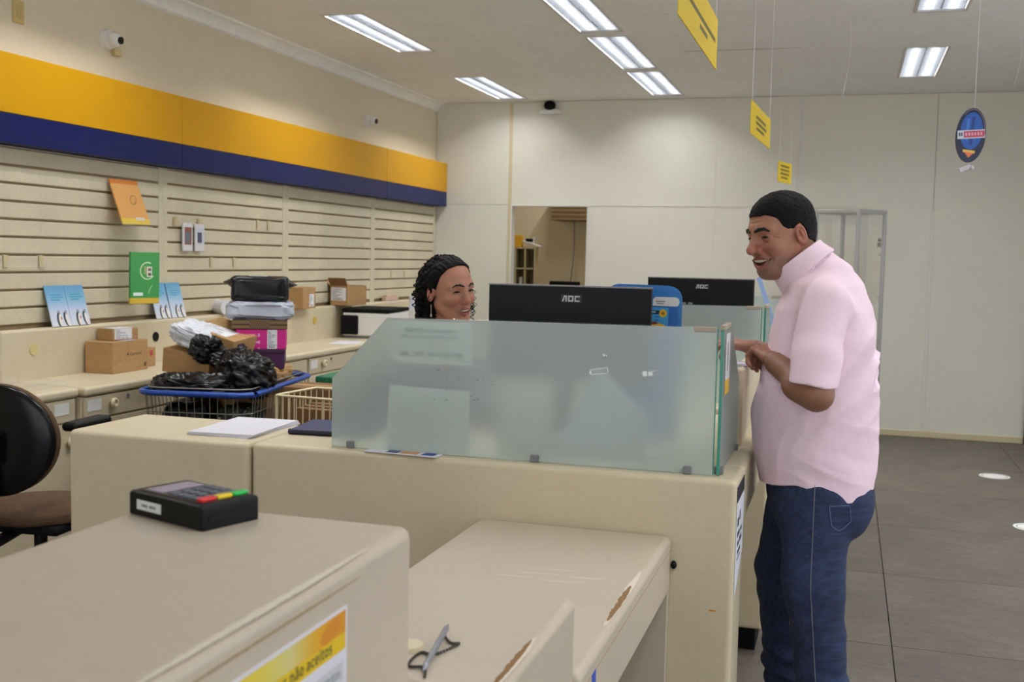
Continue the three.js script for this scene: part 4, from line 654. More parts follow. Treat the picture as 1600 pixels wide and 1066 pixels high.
// ---------------------------------------------------------------- monitors
function monitor(label, x, top, z, w, h, by, tilt) {       // back towards the camera
  const t = thing('computer_monitor', label, 'monitor', [x, by, z]);
  const H = top - by; const head = new THREE.Group(); 
  const g = span(-w / 2, w / 2, H - h, H, -0.03, 0.0, 0.006, 2); mesh('casing', g, M.black, t);
  mesh('back_hump', span(-w * 0.4, w * 0.4, H - h + 0.01, H - h * 0.5, 0.0, 0.022, 0.01, 2), M.black, t);
  mesh('screen', span(-w / 2 + 0.012, w / 2 - 0.012, H - h + 0.018, H - 0.012, -0.0315, -0.0295), M.blackGloss, t);
  mesh('bezel_edge', span(-w / 2 - 0.0005, w / 2 + 0.0005, H - 0.004, H + 0.0005, -0.031, 0.0005, 0.001, 1), M.grey, t);
  const logo = canvasTex(256, 96, (c, W, HH) => { c.fillStyle = '#141416'; c.fillRect(0, 0, W, HH); c.fillStyle = '#b9bbbd'; const th = 15; c.beginPath(); c.moveTo(14, 84); c.lineTo(38, 12); c.lineTo(74, 12); c.lineTo(74, 84); c.lineTo(57, 84); c.lineTo(57, 27); c.lineTo(50, 27); c.lineTo(31, 84); c.closePath(); c.fill(); c.strokeStyle = '#b9bbbd'; c.lineWidth = 16; c.lineJoin = 'round'; c.strokeRect(98, 20, 50, 56); c.beginPath(); c.moveTo(232, 20); c.lineTo(178, 20); c.lineTo(178, 76); c.lineTo(232, 76); c.stroke(); });
  const lg = new THREE.BoxGeometry(0.062, 0.023, 0.0008); faceUV(lg, 0.062, 0.023, 'z'); const lm = mesh('logo', lg, std({ map: logo, roughness: 0.4 }), t); lm.position.set(w * 0.02, H - 0.038, 0.0006); lm.userData.label = 'grey three-letter logo';
  mesh('stand_column', span(-0.03, 0.03, 0.01, H - h * 0.45, 0.012, 0.035, 0.008, 2), M.blackGloss, t);
  mesh('stand_base', span(-0.1, 0.1, 0, 0.014, -0.08, 0.09, 0.006, 2), M.black, t);
  mesh('port_row', merge([0, 1, 2, 3].map(i => span(-w * 0.28 + i * 0.028, -w * 0.28 + i * 0.028 + 0.018, H - h * 0.42, H - h * 0.39, 0.0, 0.0225))), M.grey, t);
  return t;
}
monitor('black monitor with its back to us behind the frosted glass, beside the woman', -0.782, 1.423, -3.12, 0.49, 0.285, 0.9502, 0);
monitor('black monitor on the second counter, beside the man', -0.632, 1.429, -4.95, 0.475, 0.285, 0.9505, 0);
// blue counter standee
{
  const tex = canvasTex(512, 1024, (c, w, h) => {
    c.fillStyle = '#2f7cc8'; c.fillRect(0, 0, w, h); c.fillStyle = '#e6e4e6'; c.beginPath(); c.roundRect(319, 78, 176, 62, 28); c.fill(); c.fillRect(319, 106, 104, 44); c.fillStyle = '#9a9aa0'; c.fillRect(338, 104, 62, 9); c.fillRect(346, 118, 46, 8); c.fillStyle = '#eef2f6'; c.beginPath(); c.ellipse(232, 106, 7, 16, 0, 0, 7); c.fill();
    c.fillStyle = '#49a3e0'; c.fillRect(0, 142, 424, 150); c.fillStyle = '#1a5a9e'; c.fillRect(0, 138, 424, 8); c.fillStyle = '#152c4e'; c.fillRect(0, 168, 372, 24); c.fillStyle = '#c8d4e0'; c.fillRect(190, 174, 150, 9); c.fillStyle = '#2d6db4'; for (let y = 206; y < 280; y += 22) for (let x = 150; x < 340; x += 46) c.fillRect(x, y, 22 + (x % 3) * 4, 9);
    c.fillStyle = '#e3bb2a'; c.beginPath(); c.arc(388, 186, 26, 0, 7); c.fill(); c.fillStyle = '#a86a20'; c.beginPath(); c.arc(388, 186, 11, 0, 7); c.fill(); c.fillStyle = '#e0b62e'; c.beginPath(); c.ellipse(350, 272, 56, 22, 0, 0, 7); c.fill(); c.fillStyle = '#7a3c38'; c.beginPath(); c.ellipse(330, 250, 24, 10, 0, 0, 7); c.fill();
    c.fillStyle = '#2b6bbd'; c.fillRect(424, 138, 66, 886); c.fillStyle = '#3d86cc'; c.fillRect(0, 292, 424, 732);
  });
  const W = 0.238, H = 0.478; const s = new THREE.Shape(); s.moveTo(0, 0); s.lineTo(W, 0); s.lineTo(W, H - 0.05); s.quadraticCurveTo(W, H - 0.004, W - 0.05, H - 0.002); s.lineTo(0.04, H); s.quadraticCurveTo(0.005, H - 0.005, 0, H - 0.04); s.closePath();
  const g = new THREE.ExtrudeGeometry(s, { depth: 0.004, bevelEnabled: false, curveSegments: 10 }); { const p = g.attributes.position, uv = g.attributes.uv; for (let i = 0; i < p.count; i++) uv.setXY(i, p.getX(i) / W, p.getY(i) / H); }
  const t = thing('counter_standee', 'blue rounded promotional card standing between the two monitors', 'standee', [-0.715, 0.9502, -3.34], -0.04);
  mesh('card', g, std({ map: tex, roughness: 0.4 }), t);
  mesh('easel', merge([span(0.08, 0.15, 0, 0.3, -0.004, -0.001), span(0.08, 0.15, 0, 0.003, -0.12, 0)]), std({ color: '#d5d5d2', roughness: 0.7 }), t);
}
{ // pale blue edge of another standee at the third counter
  const g = span(-0.012, 0.012, 0, 0.2, -0.1, 0.1, 0.002, 1);
  const t = thing('counter_standee', 'pale blue leaning card edge beside the second monitor', 'standee', [-0.375, 0.9555, -5.76]);
  mesh('card', (() => { const q = span(-0.012, 0.012, 0, 0.5, -0.002, 0.002); q.rotateZ(0.33); q.translate(0.1, 0, 0); return q; })(), std({ color: '#9db7e8', roughness: 0.5 }), t); mesh('foot', span(0.0, 0.14, 0, 0.006, -0.05, 0.05), std({ color: '#9db7e8', roughness: 0.5 }), t);
}
// ---------------------------------------------------------------- low desk, middle counter, near counter
{
  const t = thing('low_desk', 'low beige desk with chipped edge butting against the main counter', 'desk', [-0.668, 0, -2.28]); const ox = 0.668, oz = 2.28;
  const S = (x0, x1, y0, y1, z0, z1, r) => metreUV(span(x0 + ox, x1 + ox, y0, y1, z0 + oz, z1 + oz, r, 3), 0.2, 0.7);
  mesh('top', S(-0.93, -0.406, 0.645, 0.795, -2.782, -1.776, 0.016), M.laminate, t);
  mesh('side_panel', S(-0.93, -0.90, 0, 0.65, -2.782, -1.776, 0.003), M.laminate, t); mesh('end_panel', S(-0.93, -0.408, 0, 0.65, -2.782, -2.757, 0.003), M.laminate, t); mesh('end_panel', S(-0.93, -0.44, 0, 0.65, -1.80, -1.776, 0.003), M.laminate, t); 
  const c1 = chipStrip(ragged(-2.43, -2.03, -0.432, -0.412, 5, 34), 0.0007, M.chipWhite, 'chipped_edge', t); c1.position.set(ox, 0.7949, oz); c1.userData.label = 'pale chipped laminate edge';
  const c2 = chipStrip(ragged(-2.31, -2.06, -0.43, -0.414, 8, 30), 0.0006, M.chip, 'chipped_edge', t); c2.position.set(ox, 0.7956, oz); c2.userData.label = 'bare brown chipboard';
  reseed(77); for (let i = 0; i < 5; i++) { const a = ragged(-0.05 * (0.4 + rnd()), 0.05 * (0.4 + rnd()), -0.006, 0.006, 100 + i, 10); const m = chipStrip(a, 0.0003, std({ color: '#cfc4ae', roughness: 0.7 }), 'worn_patch', t); m.rotation.y = Math.PI / 2 + 0.1; m.position.set(-0.68 + ox + i * 0.035 + (i % 2) * 0.02, 0.795, -2.29 + oz - (i % 3) * 0.04); }
  mesh('seam', S(-0.4062, -0.4056, 0.7605, 0.7625, -2.77, -1.79, 0), M.laminateDark, t);
  sticker(t, 'blue_sticker', 0.03, 0.035, [-0.4055 + ox, 0.745, -1.88 + oz], std({ color: '#2a55c0', roughness: 0.4 }), [0, Math.PI / 2, 0]);
  mesh('cable_grommet', ball([-0.398 + ox, 0.72, -2.79 + oz + 0.012], [0.008, 0.011, 0.008], 12, 8), M.black, t);
}
{
  const t = thing('mid_counter', 'small beige counter block with chipped edge and chained pen', 'counter', [-0.6, 0, -1.55]); const ox = 0.6, oz = 1.55;
  mesh('body', metreUV(span(-0.8 + ox, -0.415 + ox, 0, 0.93, -1.768 + oz, -1.332 + oz, 0.016, 3), 0.9, 0.2), M.laminate, t);
  const c1 = chipStrip(ragged(-1.56, -1.28 - 0.055, -0.436, -0.419, 15, 30), 0.0006, M.chipWhite, 'chipped_edge', t); c1.position.set(ox, 0.9299, oz); c1.userData.label = 'pale chipped laminate edge';
  const c2 = chipStrip(ragged(-1.545, -1.34, -0.435, -0.424, 18, 26), 0.0006, M.chip, 'chipped_edge', t); c2.position.set(ox, 0.9305, oz); c2.userData.label = 'bare brown chipboard';
}
{
  const t = thing('near_counter', 'tall beige counter in the left foreground carrying the card terminal', 'counter', [-0.73, 0, -0.8]); const ox = 0.73, oz = 0.8;
  mesh('body', metreUV(span(-0.925 + ox, -0.535 + ox, 0, 1.145, -1.327 + oz, -0.25 + oz, 0.016, 3), 0.5, 0.45), M.laminate, t);
  const c1 = chipStrip(ragged(-1.20, -0.72, -0.549, -0.5365, 25, 90), 0.0007, M.chipWhite, 'worn_edge', t); c1.position.set(ox, 1.1449, oz); c1.userData.label = 'worn white laminate edge';
  const g = plate(ragged(0.72, 1.16, 1.1195, 1.1235, 28, 50).map(p => [p[1], p[0]]), 0.0008); g.rotateY(Math.PI / 2); g.translate(-0.535 + ox, 0, oz); mesh('split_seam', g, M.laminateDark, t);
}
// pen on a chain, on its round holder
{
  const t = thing('chained_pen', 'silver pen on a beaded chain lying on the small counter block', 'pen', [-0.57, 0.9301, -1.44]);
  mesh('pen', merge([rod([0.015, 0.012, -0.075], [0.035, 0.006, 0.06], 0.0045, 10), rod([0.035, 0.006, 0.06], [0.038, 0.005, 0.078], 0.0045, 10, 0.001), rod([0.013, 0.0125, -0.088], [0.015, 0.012, -0.075], 0.002, 8)]), std({ color: '#a9abb6', roughness: 0.25, metalness: 0.7 }), t);
  const pts = []; for (let i = 0; i < 60; i++) { const u = i / 59; pts.push([0.014 + 0.03 * Math.sin(u * 7) * (1 - u * 0.4) + 0.02 * u, 0.003, -0.07 + u * 0.16 + 0.012 * Math.sin(u * 19)]); }
  mesh('bead_chain', merge(pts.map(p => ball(p, 0.0024, 6, 5))), std({ color: '#4b4742', roughness: 0.4, metalness: 0.5 }), t);
  const h = new THREE.CylinderGeometry(0.022, 0.024, 0.006, 24); h.translate(-0.02, 0.003, -0.01); mesh('holder', h, M.knob, t);
}
// card terminal
{
  const t = thing('card_terminal', 'black card payment terminal with red, yellow and green keys on the near counter', 'card terminal', [-0.826, 1.1452, -1.262], -0.34);
  const W = 0.148, D = 0.094, H = 0.027;
  const s = new THREE.Shape(); s.moveTo(-W / 2, 0); s.lineTo(W / 2, 0); s.lineTo(W / 2, H - 0.004); s.quadraticCurveTo(W / 2, H, W / 2 - 0.004, H); s.lineTo(-W / 2 + 0.004, H); s.quadraticCurveTo(-W / 2, H, -W / 2, H - 0.004); s.closePath();
  const g = new THREE.ExtrudeGeometry(s, { depth: D - 0.008, bevelEnabled: true, bevelSize: 0.003, bevelThickness: 0.004, bevelSegments: 3 }); g.translate(0, 0.003, -D / 2 + 0.004); mesh('body', g, M.black, t);
  const tilt = 0, top = x => H + 0.0062;
  const fm = mesh('bezel', span(-W / 2 + 0.012, W / 2 - 0.006, 0, 0.0012, -D / 2 + 0.006, D / 2 - 0.008, 0.0005, 1), std({ color: '#3a2a22', roughness: 0.4 }), t); fm.position.y = top(0) - 0.0003; fm.rotation.z = tilt;
  const sc = mesh('screen', span(-0.055, -0.022, 0, 0.0008, -0.034, 0.034), std({ color: '#a9a3bb', roughness: 0.2 }), t); sc.position.y = top(0) + 0.0008; sc.rotation.z = tilt; 
  const keys = []; for (let i = 0; i < 4; i++) for (let j = 0; j < 4; j++) keys.push(span(-0.008 + i * 0.0155, 0.0035 + i * 0.0155, 0, 0.003, -0.036 + j * 0.0185, -0.0215 + j * 0.0185, 0.001, 1)); const kp = mesh('keypad', merge(keys), std({ color: '#5c626c', roughness: 0.5 }), t); kp.position.y = top(0) + 0.0006; kp.rotation.z = tilt;
  for (const [z, c, l] of [[0.026, '#d81e28', 'red key'], [0.0, '#e6c813', 'yellow key'], [-0.026, '#12b84c', 'green key']]) { const m = mesh('colour_key', span(-0.006, 0.006, 0, 0.006, -0.0125, 0.0125, 0.003, 3), std({ color: c, roughness: 0.35 }), t); m.position.set(0.061, top(0.061) + 0.0005, z); m.userData.label = l; }
  mesh('card_slot', span(W / 2 + 0.001, W / 2 + 0.0036, 0.012, 0.018, -0.036, 0.036), M.blackGloss, t);
  const tx = canvasTex(256, 64, (c, w, h) => { c.fillStyle = '#d9dbda'; c.fillRect(0, 0, w, h); c.fillStyle = '#3a3a3e'; for (const [x, l] of [[52, 14], [70, 12], [86, 14], [104, 10], [134, 12], [150, 14], [168, 10], [184, 14]]) c.fillRect(x, 24, l, 18); });
  const lb = new THREE.BoxGeometry(0.052, 0.013, 0.0006); faceUV(lb, 0.052, 0.013, 'z'); const lm = mesh('label', lb, std({ map: tx, roughness: 0.5 }), t); lm.position.set(-0.032, 0.016, D / 2 + 0.0003);
  mesh('cable', tube([[-W / 2 + 0.002, 0.022, -0.01], [-W / 2 - 0.012, 0.02, -0.005], [-W / 2 - 0.016, 0.004, 0.012], [-W / 2 - 0.03, 0.0035, -0.02]], 0.003, 24, 8), M.black, t);
}
// poster on the side of the near counter
{
  const tex = canvasTex(1024, 768, (c, w, h) => {
    c.fillStyle = '#dcdbe4'; c.fillRect(0, 0, w, h); const g = c.createLinearGradient(0, 0, w, 0); g.addColorStop(0, '#e8c61c'); g.addColorStop(0.5, '#e0cc48'); g.addColorStop(0.66, '#d6cd86'); g.addColorStop(0.82, '#e0a51e'); g.addColorStop(1, '#d88f12'); c.fillStyle = g; c.fillRect(8, 10, w - 18, 116); c.fillStyle = '#e2be08'; c.fillRect(8, 76, w - 18, 50);
    c.fillStyle = '#d68a1c'; c.beginPath(); c.ellipse(w * 0.9, 46, 70, 28, -0.2, 0, 7); c.fill();
    c.fillStyle = '#3d5570'; c.beginPath(); c.moveTo(300, 120); c.lineTo(400, 30); c.lineTo(388, 124); c.closePath(); c.fill();
    c.fillStyle = '#2e3a22'; c.font = 'bold 46px sans-serif'; c.textAlign = 'right'; c.fillText('Objetos não aceitos', w - 96, 114); c.fillStyle = '#c5c8cc'; c.fillRect(780, 160, 220, 56); c.fillStyle = '#40444a'; c.font = '36px sans-serif'; c.fillText('Restritos', w - 44, 202); c.fillStyle = '#b9bcc4'; for (let y = 260; y < 740; y += 44) c.fillRect(120, y, 700, 12);
  });
  const g = new THREE.BoxGeometry(0.0012, 0.3, 0.4); { const p = g.attributes.position, uv = g.attributes.uv; for (let i = 0; i < p.count; i++) uv.setXY(i, 0.5 - p.getZ(i) / 0.4, p.getY(i) / 0.3 + 0.5); }
  single('poster', 'yellow and white printed poster on the side of the near counter', 'poster', g, std({ map: tex, roughness: 0.4 }), [-0.5343, 0.949, -0.925]);
}
// notice on the end of the main counter
{
  const tex = canvasTex(256, 512, (c, w, h) => { c.fillStyle = '#dfe0ea'; c.fillRect(0, 0, w, h); c.fillStyle = '#20222c'; c.fillRect(0, 0, w, 70); for (const [x, y, l, t] of [[24, 150, 60, 40], [96, 130, 40, 46], [30, 214, 90, 26], [140, 220, 60, 22], [44, 262, 60, 24], [116, 258, 80, 26], [50, 306, 110, 20]]) c.fillRect(x, y, l, t); c.fillRect(40, 340, 120, 10); });
  const s = new THREE.Shape(); s.moveTo(0.0, 0.0); s.lineTo(0.19, 0.09); s.lineTo(0.19, 0.29); s.lineTo(0, 0.29); s.closePath(); const g = new THREE.ExtrudeGeometry(s, { depth: 0.0012, bevelEnabled: false }); { const p = g.attributes.position, uv = g.attributes.uv; for (let i = 0; i < p.count; i++) uv.setXY(i, p.getX(i) / 0.19, p.getY(i) / 0.29); } g.rotateY(Math.PI / 2);
  single('notice', 'black and white notice on the right end of the main counter', 'notice', g, std({ map: tex, roughness: 0.6 }), [-0.2448, 0.64, -2.797]);
  single('orange_tab', 'tiny orange sticker low on the front of the main counter', 'sticker', span(-0.009, 0.009, 0, 0.004, 0, 0.0008), std({ color: '#c98a2a', roughness: 0.6 }), [-0.296, 0.607, -2.785]);
}
// ---------------------------------------------------------------- hanging signs
const signTex = (rows) => canvasTex(512, 128, (c, w, h) => { c.fillStyle = '#d9b916'; c.fillRect(0, 0, w, h); c.fillStyle = '#6b5c1c'; rows.forEach(([x, y, l, t]) => c.fillRect(x, y, l, t)); });
function hangingSign(label, near, far, y0, h, rows) {
  const d = V(far[0] - near[0], 0, far[1] - near[1]), L = d.length(), t = thing('hanging_sign', label, 'sign', [near[0], y0, near[1]], Math.atan2(-d.z, d.x), 'yellow signs hanging above the counters');
  const g = span(0, L, 0, h, -0.0015, 0.0015); { const p = g.attributes.position, uv = g.attributes.uv; for (let i = 0; i < p.count; i++) uv.setXY(i, p.getX(i) / L, p.getY(i) / h); }
  mesh('board', g, std({ map: signTex(rows), roughness: 0.5 }), t);
  for (const x of [0.03, L - 0.03]) mesh('string', rod([x, h, 0], [x, R.h - y0, 0], 0.0012, 5), M.white, t);
}
hangingSign('large yellow hanging sign nearest the camera', [-0.405, -2.6], [-0.405, -3.36], 2.075, 0.147, [[40, 56, 440, 12], [250, 78, 110, 12]]);
hangingSign('yellow hanging sign above the man, middle of the three', [-0.437, -4.95], [-0.403, -5.66], 2.07, 0.145, [[120, 40, 260, 12], [120, 62, 280, 12], [140, 84, 200, 12]]);
hangingSign('small yellow hanging sign furthest back, just above the man\'s head', [-0.52, -8.25], [-0.443, -8.6], 2.1, 0.15, [[90, 20, 330, 12], [90, 44, 330, 12], [90, 68, 330, 12], [120, 92, 250, 12]]);
{
  const t = thing('oval_sign', 'dark blue oval hanging sign with red and white banner', 'sign', [0.513, 2.11, -5.5], 0.35);
  const tex = canvasTex(256, 384, (c, w, h) => {
    c.fillStyle = '#141c3c'; c.fillRect(0, 0, w, h); c.fillStyle = '#1d57ac'; c.beginPath(); c.ellipse(w / 2, h * 0.42, 96, 130, 0, 0, 7); c.fill(); c.fillStyle = '#143a80'; c.fillRect(120, 60, 26, 200); c.fillStyle = '#3a78c8'; c.fillRect(80, 80, 22, 150);
    c.save(); c.translate(w / 2, h * 0.48); c.rotate(-0.14); c.fillStyle = '#c9ccd2'; c.fillRect(-118, -30, 240, 60); c.fillStyle = '#c23a56'; c.fillRect(-62, -22, 176, 44); c.fillStyle = '#d9a6b2'; for (let i = 0; i < 6; i++) c.fillRect(-50 + i * 26, -12, 16, 22); c.fillStyle = '#3b4258'; c.fillRect(-106, -14, 14, 24); c.fillRect(-86, -14, 12, 24); c.restore(); c.fillStyle = '#e6b44a'; c.fillRect(76, 296, 104, 20); c.fillStyle = '#e0724a'; c.beginPath(); c.moveTo(90, 314); c.lineTo(170, 314); c.lineTo(130, 350); c.closePath(); c.fill();
    c.strokeStyle = '#7d6f7c'; c.lineWidth = 6; c.beginPath(); c.ellipse(w / 2, h / 2, 118, 182, 0, 4.0, 6.2); c.stroke();
  });
  const g = new THREE.CylinderGeometry(1, 1, 0.006, 48); g.rotateX(Math.PI / 2); g.scale(0.07, 0.125, 1); { const p = g.attributes.position, uv = g.attributes.uv; for (let i = 0; i < p.count; i++) uv.setXY(i, p.getX(i) / 0.14 + 0.5, p.getY(i) / 0.25 + 0.5); }
  const b = mesh('board', g, std({ map: tex, roughness: 0.35 }), t); b.rotation.z = -0.09; 
  mesh('string', rod([0.012, 0.124, 0], [0.012, R.h - 2.11, 0], 0.0013, 5), M.white, t);
  mesh('string', rod([0.0, -0.12, 0], [-0.005, -0.14, 0], 0.001, 5), M.white, t);
  const tag = mesh('paper_tag', merge([(() => { const q = span(-0.028, 0.028, -0.01, 0.01, -0.004, 0.004, 0.003, 1); q.rotateZ(0.4); q.translate(-0.02, -0.152, 0); return q; })(), ball([0.012, -0.147, 0], 0.011, 10, 8)]), std({ color: '#c9c2ca', roughness: 0.6 }), t);
}
// loose threads hanging from the ceiling
for (const [x, z, l, lab] of [[-0.05, -7.2, 0.45, 'thin white thread hanging from the ceiling left of the oval sign'], [1.0, -7.8, 0.32, 'thin loose thread hanging from the ceiling near the oval sign']]) single('ceiling_thread', lab, 'thread', tube([[0, 0, 0], [0.005, -l * 0.4, 0], [-0.012, -l * 0.75, 0], [-0.03, -l, 0]], 0.0015, 16, 5), M.white, [x, R.h, z]);
{ const a = [[-0.83, 0], [-0.66, 0.004], [-0.5, -0.003], [-0.33, 0.002], [-0.02, -0.004]]; single('ceiling_crack', 'dark hairline crack in the ceiling beside the large yellow sign', 'crack', plate([...a.map(([x, y]) => [x, y + 0.004 * (x > -0.7 && x < -0.3 ? 1.6 : 0.5)]), ...a.slice().reverse().map(([x, y]) => [x, y - 0.003])], 0.0008).rotateX(Math.PI / 2), std({ color: '#7c766c', roughness: 1 }), [-0.36, R.h - 0.0001, -7.975]); }
// ---------------------------------------------------------------- glass display cabinet
{
  const t = thing('display_cabinet', 'tall glass display cabinet with aluminium frame against the back wall', 'cabinet', [0.0, 0, -9.72], Math.PI / 4 + 0.22);
  const s = 0.2, H = 1.93;
  for (const x of [-s, s]) for (const z of [-s, s]) { mesh('post', span(x - 0.014, x + 0.014, 0.07, H, z - 0.014, z + 0.014, 0.003, 1), M.alu, t); mesh('foot', merge([ball([x, 0.022, z], 0.022, 12, 8), span(x - 0.012, x + 0.012, 0.03, 0.072, z - 0.012, z + 0.012)]), M.blackMatte, t); }
  mesh('top', span(-s - 0.014, s + 0.014, H, H + 0.035, -s - 0.014, s + 0.014, 0.004, 1), M.alu, t); mesh('base', span(-s - 0.014, s + 0.014, 0.07, 0.16, -s - 0.014, s + 0.014, 0.004, 1), M.alu, t);
  for (const y of [0.55, 0.88, 1.235, 1.595]) mesh('shelf', span(-s + 0.014, s - 0.014, y, y + 0.006, -s + 0.014, s - 0.014), M.clearGlass, t);
  for (const [a, b] of [[s, 'z'], [-s, 'z'], [s, 'x'], [-s, 'x']]) mesh('pane', b === 'z' ? span(-s + 0.014, s - 0.014, 0.16, H, a - 0.002, a + 0.002) : span(a - 0.002, a + 0.002, 0.16, H, -s + 0.014, s - 0.014), M.clearGlass, t);
  mesh('door_lock', merge([ball([s + 0.01, 1.72, s - 0.045], 0.016, 12, 8), span(s - 0.002, s + 0.014, 1.66, 1.7, s - 0.06, s - 0.03, 0.003, 1)]), M.metal, t);
  for (const y of [1.66, 1.3]) mesh('shelf_support', merge([-s + 0.02, s - 0.02].map(x => ball([x, y - 0.065, s - 0.02], 0.008, 8, 6))), M.metal, t);
  const c = single('small_card', 'small brown card inside the glass display cabinet', 'card', span(-0.03, 0.03, 0, 0.1, -0.004, 0.004), std({ color: '#b7a27a', roughness: 0.7 }), [0.05, 1.242, -9.72]);
}
// floor markers
for (const [x, z, l] of [[1.075, -8.52, 'white round floor sticker further from the camera'], [1.09, -6.9, 'white round floor sticker at the right edge, nearer to the camera']]) {
  const t = thing('floor_sticker', l, 'floor sticker', [x, 0.0003, z]); const g = new THREE.CylinderGeometry(0.105, 0.105, 0.001, 40); g.translate(0, 0.0005, 0); mesh('disc', g, M.white, t); const q = new THREE.TorusGeometry(0.085, 0.003, 4, 40); q.rotateX(Math.PI / 2); q.scale(1, 0.15, 1); q.translate(0, 0.001, 0); mesh('ring_print', q, M.grey, t);
}
// ---------------------------------------------------------------- room behind the doorway
{
  const t = thing('pigeonhole_shelf', 'cream pigeonhole shelf seen through the doorway', 'shelf', [-3.42, 0, -11.55], 0.12);
  const a = 0.16, d = 0.16;
  for (const x of [-a, -a / 3, a / 3, a]) mesh('upright', span(x - 0.008, x + 0.008, 0, 1.62, -d, d), M.cream, t);
  for (let i = 0; i <= 7; i++) mesh('shelf', span(-a, a, 0.05 + i * 0.222, 0.066 + i * 0.222, -d, d), M.cream, t);
  mesh('back_board', span(-a, a, 0.05, 1.62, -d - 0.006, -d), M.cream, t);
  const y = thing('yellow_box', 'bright yellow box on top of the pigeonhole shelf', 'box', [-3.5, 1.62, -11.5], 0.2); mesh('body', span(-0.09, 0.09, 0, 0.13, -0.07, 0.07, 0.004, 1), std({ color: '#f0b41e', roughness: 0.5 }), y); mesh('lid', span(-0.092, 0.092, 0.11, 0.135, -0.072, 0.072, 0.004, 1), std({ color: '#f2c548', roughness: 0.5 }), y);
  const p = thing('paper_pile', 'white papers hanging over the edge of the pigeonhole shelf', 'paper', [-3.32, 1.62, -11.5], 0.1); mesh('sheets', (() => { const g = span(-0.1, 0.1, 0, 0.012, -0.1, 0.1, 0.002, 1); g.rotateZ(-0.3); g.translate(0.02, 0.032, 0); return g; })(), M.paper, p);
  const k = thing('black_stapler', 'black object lying on the white papers on the shelf', 'stapler', [-3.33, 1.68, -11.5]); mesh('body', span(-0.04, 0.04, 0, 0.035, -0.03, 0.03, 0.01, 2), M.blackMatte, k); mesh('tag', span(0.03, 0.05, -0.01, 0.05, -0.02, 0.0, 0.002, 1), M.white, k);
  single('white_card', 'white card standing in the middle pigeonhole', 'card', span(-0.018, 0.018, 0, 0.12, -0.01, 0.01), M.white, [-3.4, 1.178, -11.44]);
  const ac = thing('air_conditioner', 'brown air conditioning box at the top of the doorway view', 'air conditioner', [-3.0, 1.94, -12.3]); mesh('body', span(-0.26, 0.26, 0, 0.42, -0.24, 0.2, 0.01, 2), std({ color: '#8c7450', roughness: 0.7 }), ac); for (let i = 0; i < 7; i++) mesh('grille_bar', span(-0.24, 0.24, 0.04 + i * 0.05, 0.06 + i * 0.05, 0.2, 0.208), std({ color: '#6d5a3c', roughness: 0.7 }), ac);
  single('hanging_cable', 'grey cable hanging below the air conditioning box', 'cable', tube([[0, 0, 0], [0.0, -0.4, 0], [-0.04, -0.9, 0.01], [-0.08, -1.6, 0]], 0.007, 30, 6), M.grey, [-3.03, 1.94, -12.3]);
  const mo = thing('computer_monitor', 'small black monitor low in the doorway to the back room', 'monitor', [-2.95, 0.7502, -11.6]); mesh('casing', span(-0.17, 0.17, 0.16, 0.51, -0.02, 0.02, 0.008, 2), M.black, mo); mesh('stand', merge([span(-0.03, 0.03, 0.0, 0.2, -0.045, -0.02), span(-0.1, 0.1, 0, 0.012, -0.1, 0.06)]), M.black, mo);
  const tb = thing('back_room_desk', 'beige desk carrying the small monitor in the back room', 'desk', [-2.72, 0, -11.65]); mesh('top', metreUV(span(-0.45, 0.45, 0.71, 0.75, -0.3, 0.3, 0.01, 2)), M.laminate, tb); mesh('leg', metreUV(span(-0.43, -0.39, 0, 0.71, -0.28, 0.28)), M.laminate, tb); mesh('leg', metreUV(span(0.39, 0.43, 0, 0.71, -0.28, 0.28)), M.laminate, tb);
}
// ---------------------------------------------------------------- people: signed distance bodies meshed with surface nets
const smin = (a, b, k) => { const h = Math.max(k - Math.abs(a - b), 0) / k; return Math.min(a, b) - h * h * k * 0.25; };
const smax = (a, b, k) => -smin(-a, -b, k);
function cap(x, y, z, a, b, ra, rb) { const bx = b[0] - a[0], by = b[1] - a[1], bz = b[2] - a[2], px = x - a[0], py = y - a[1], pz = z - a[2]; let t = (px * bx + py * by + pz * bz) / (bx * bx + by * by + bz * bz); t = t < 0 ? 0 : t > 1 ? 1 : t; return Math.hypot(px - bx * t, py - by * t, pz - bz * t) - (ra + (rb - ra) * t); }
function ell(x, y, z, c, r) { const px = x - c[0], py = y - c[1], pz = z - c[2]; const k0 = Math.hypot(px / r[0], py / r[1], pz / r[2]), k1 = Math.hypot(px / (r[0] * r[0]), py / (r[1] * r[1]), pz / (r[2] * r[2])); return k1 > 1e-9 ? k0 * (k0 - 1) / k1 : -Math.min(...r); }
const ramp = (x, a, b) => { const t = Math.max(0, Math.min(1, (x - a) / (b - a))); return t * t * (3 - 2 * t); };
function keyed(v, keys) { if (v <= keys[0][0]) return keys[0].slice(1); for (let i = 1; i < keys.length; i++) if (v <= keys[i][0]) { const u = (v - keys[i - 1][0]) / (keys[i][0] - keys[i - 1][0]), s = u * u * (3 - 2 * u) * 0.5 + u * 0.5; return keys[i].slice(1).map((q, k) => keys[i - 1][k + 1] + (q - keys[i - 1][k + 1]) * s); } return keys[keys.length - 1].slice(1); }
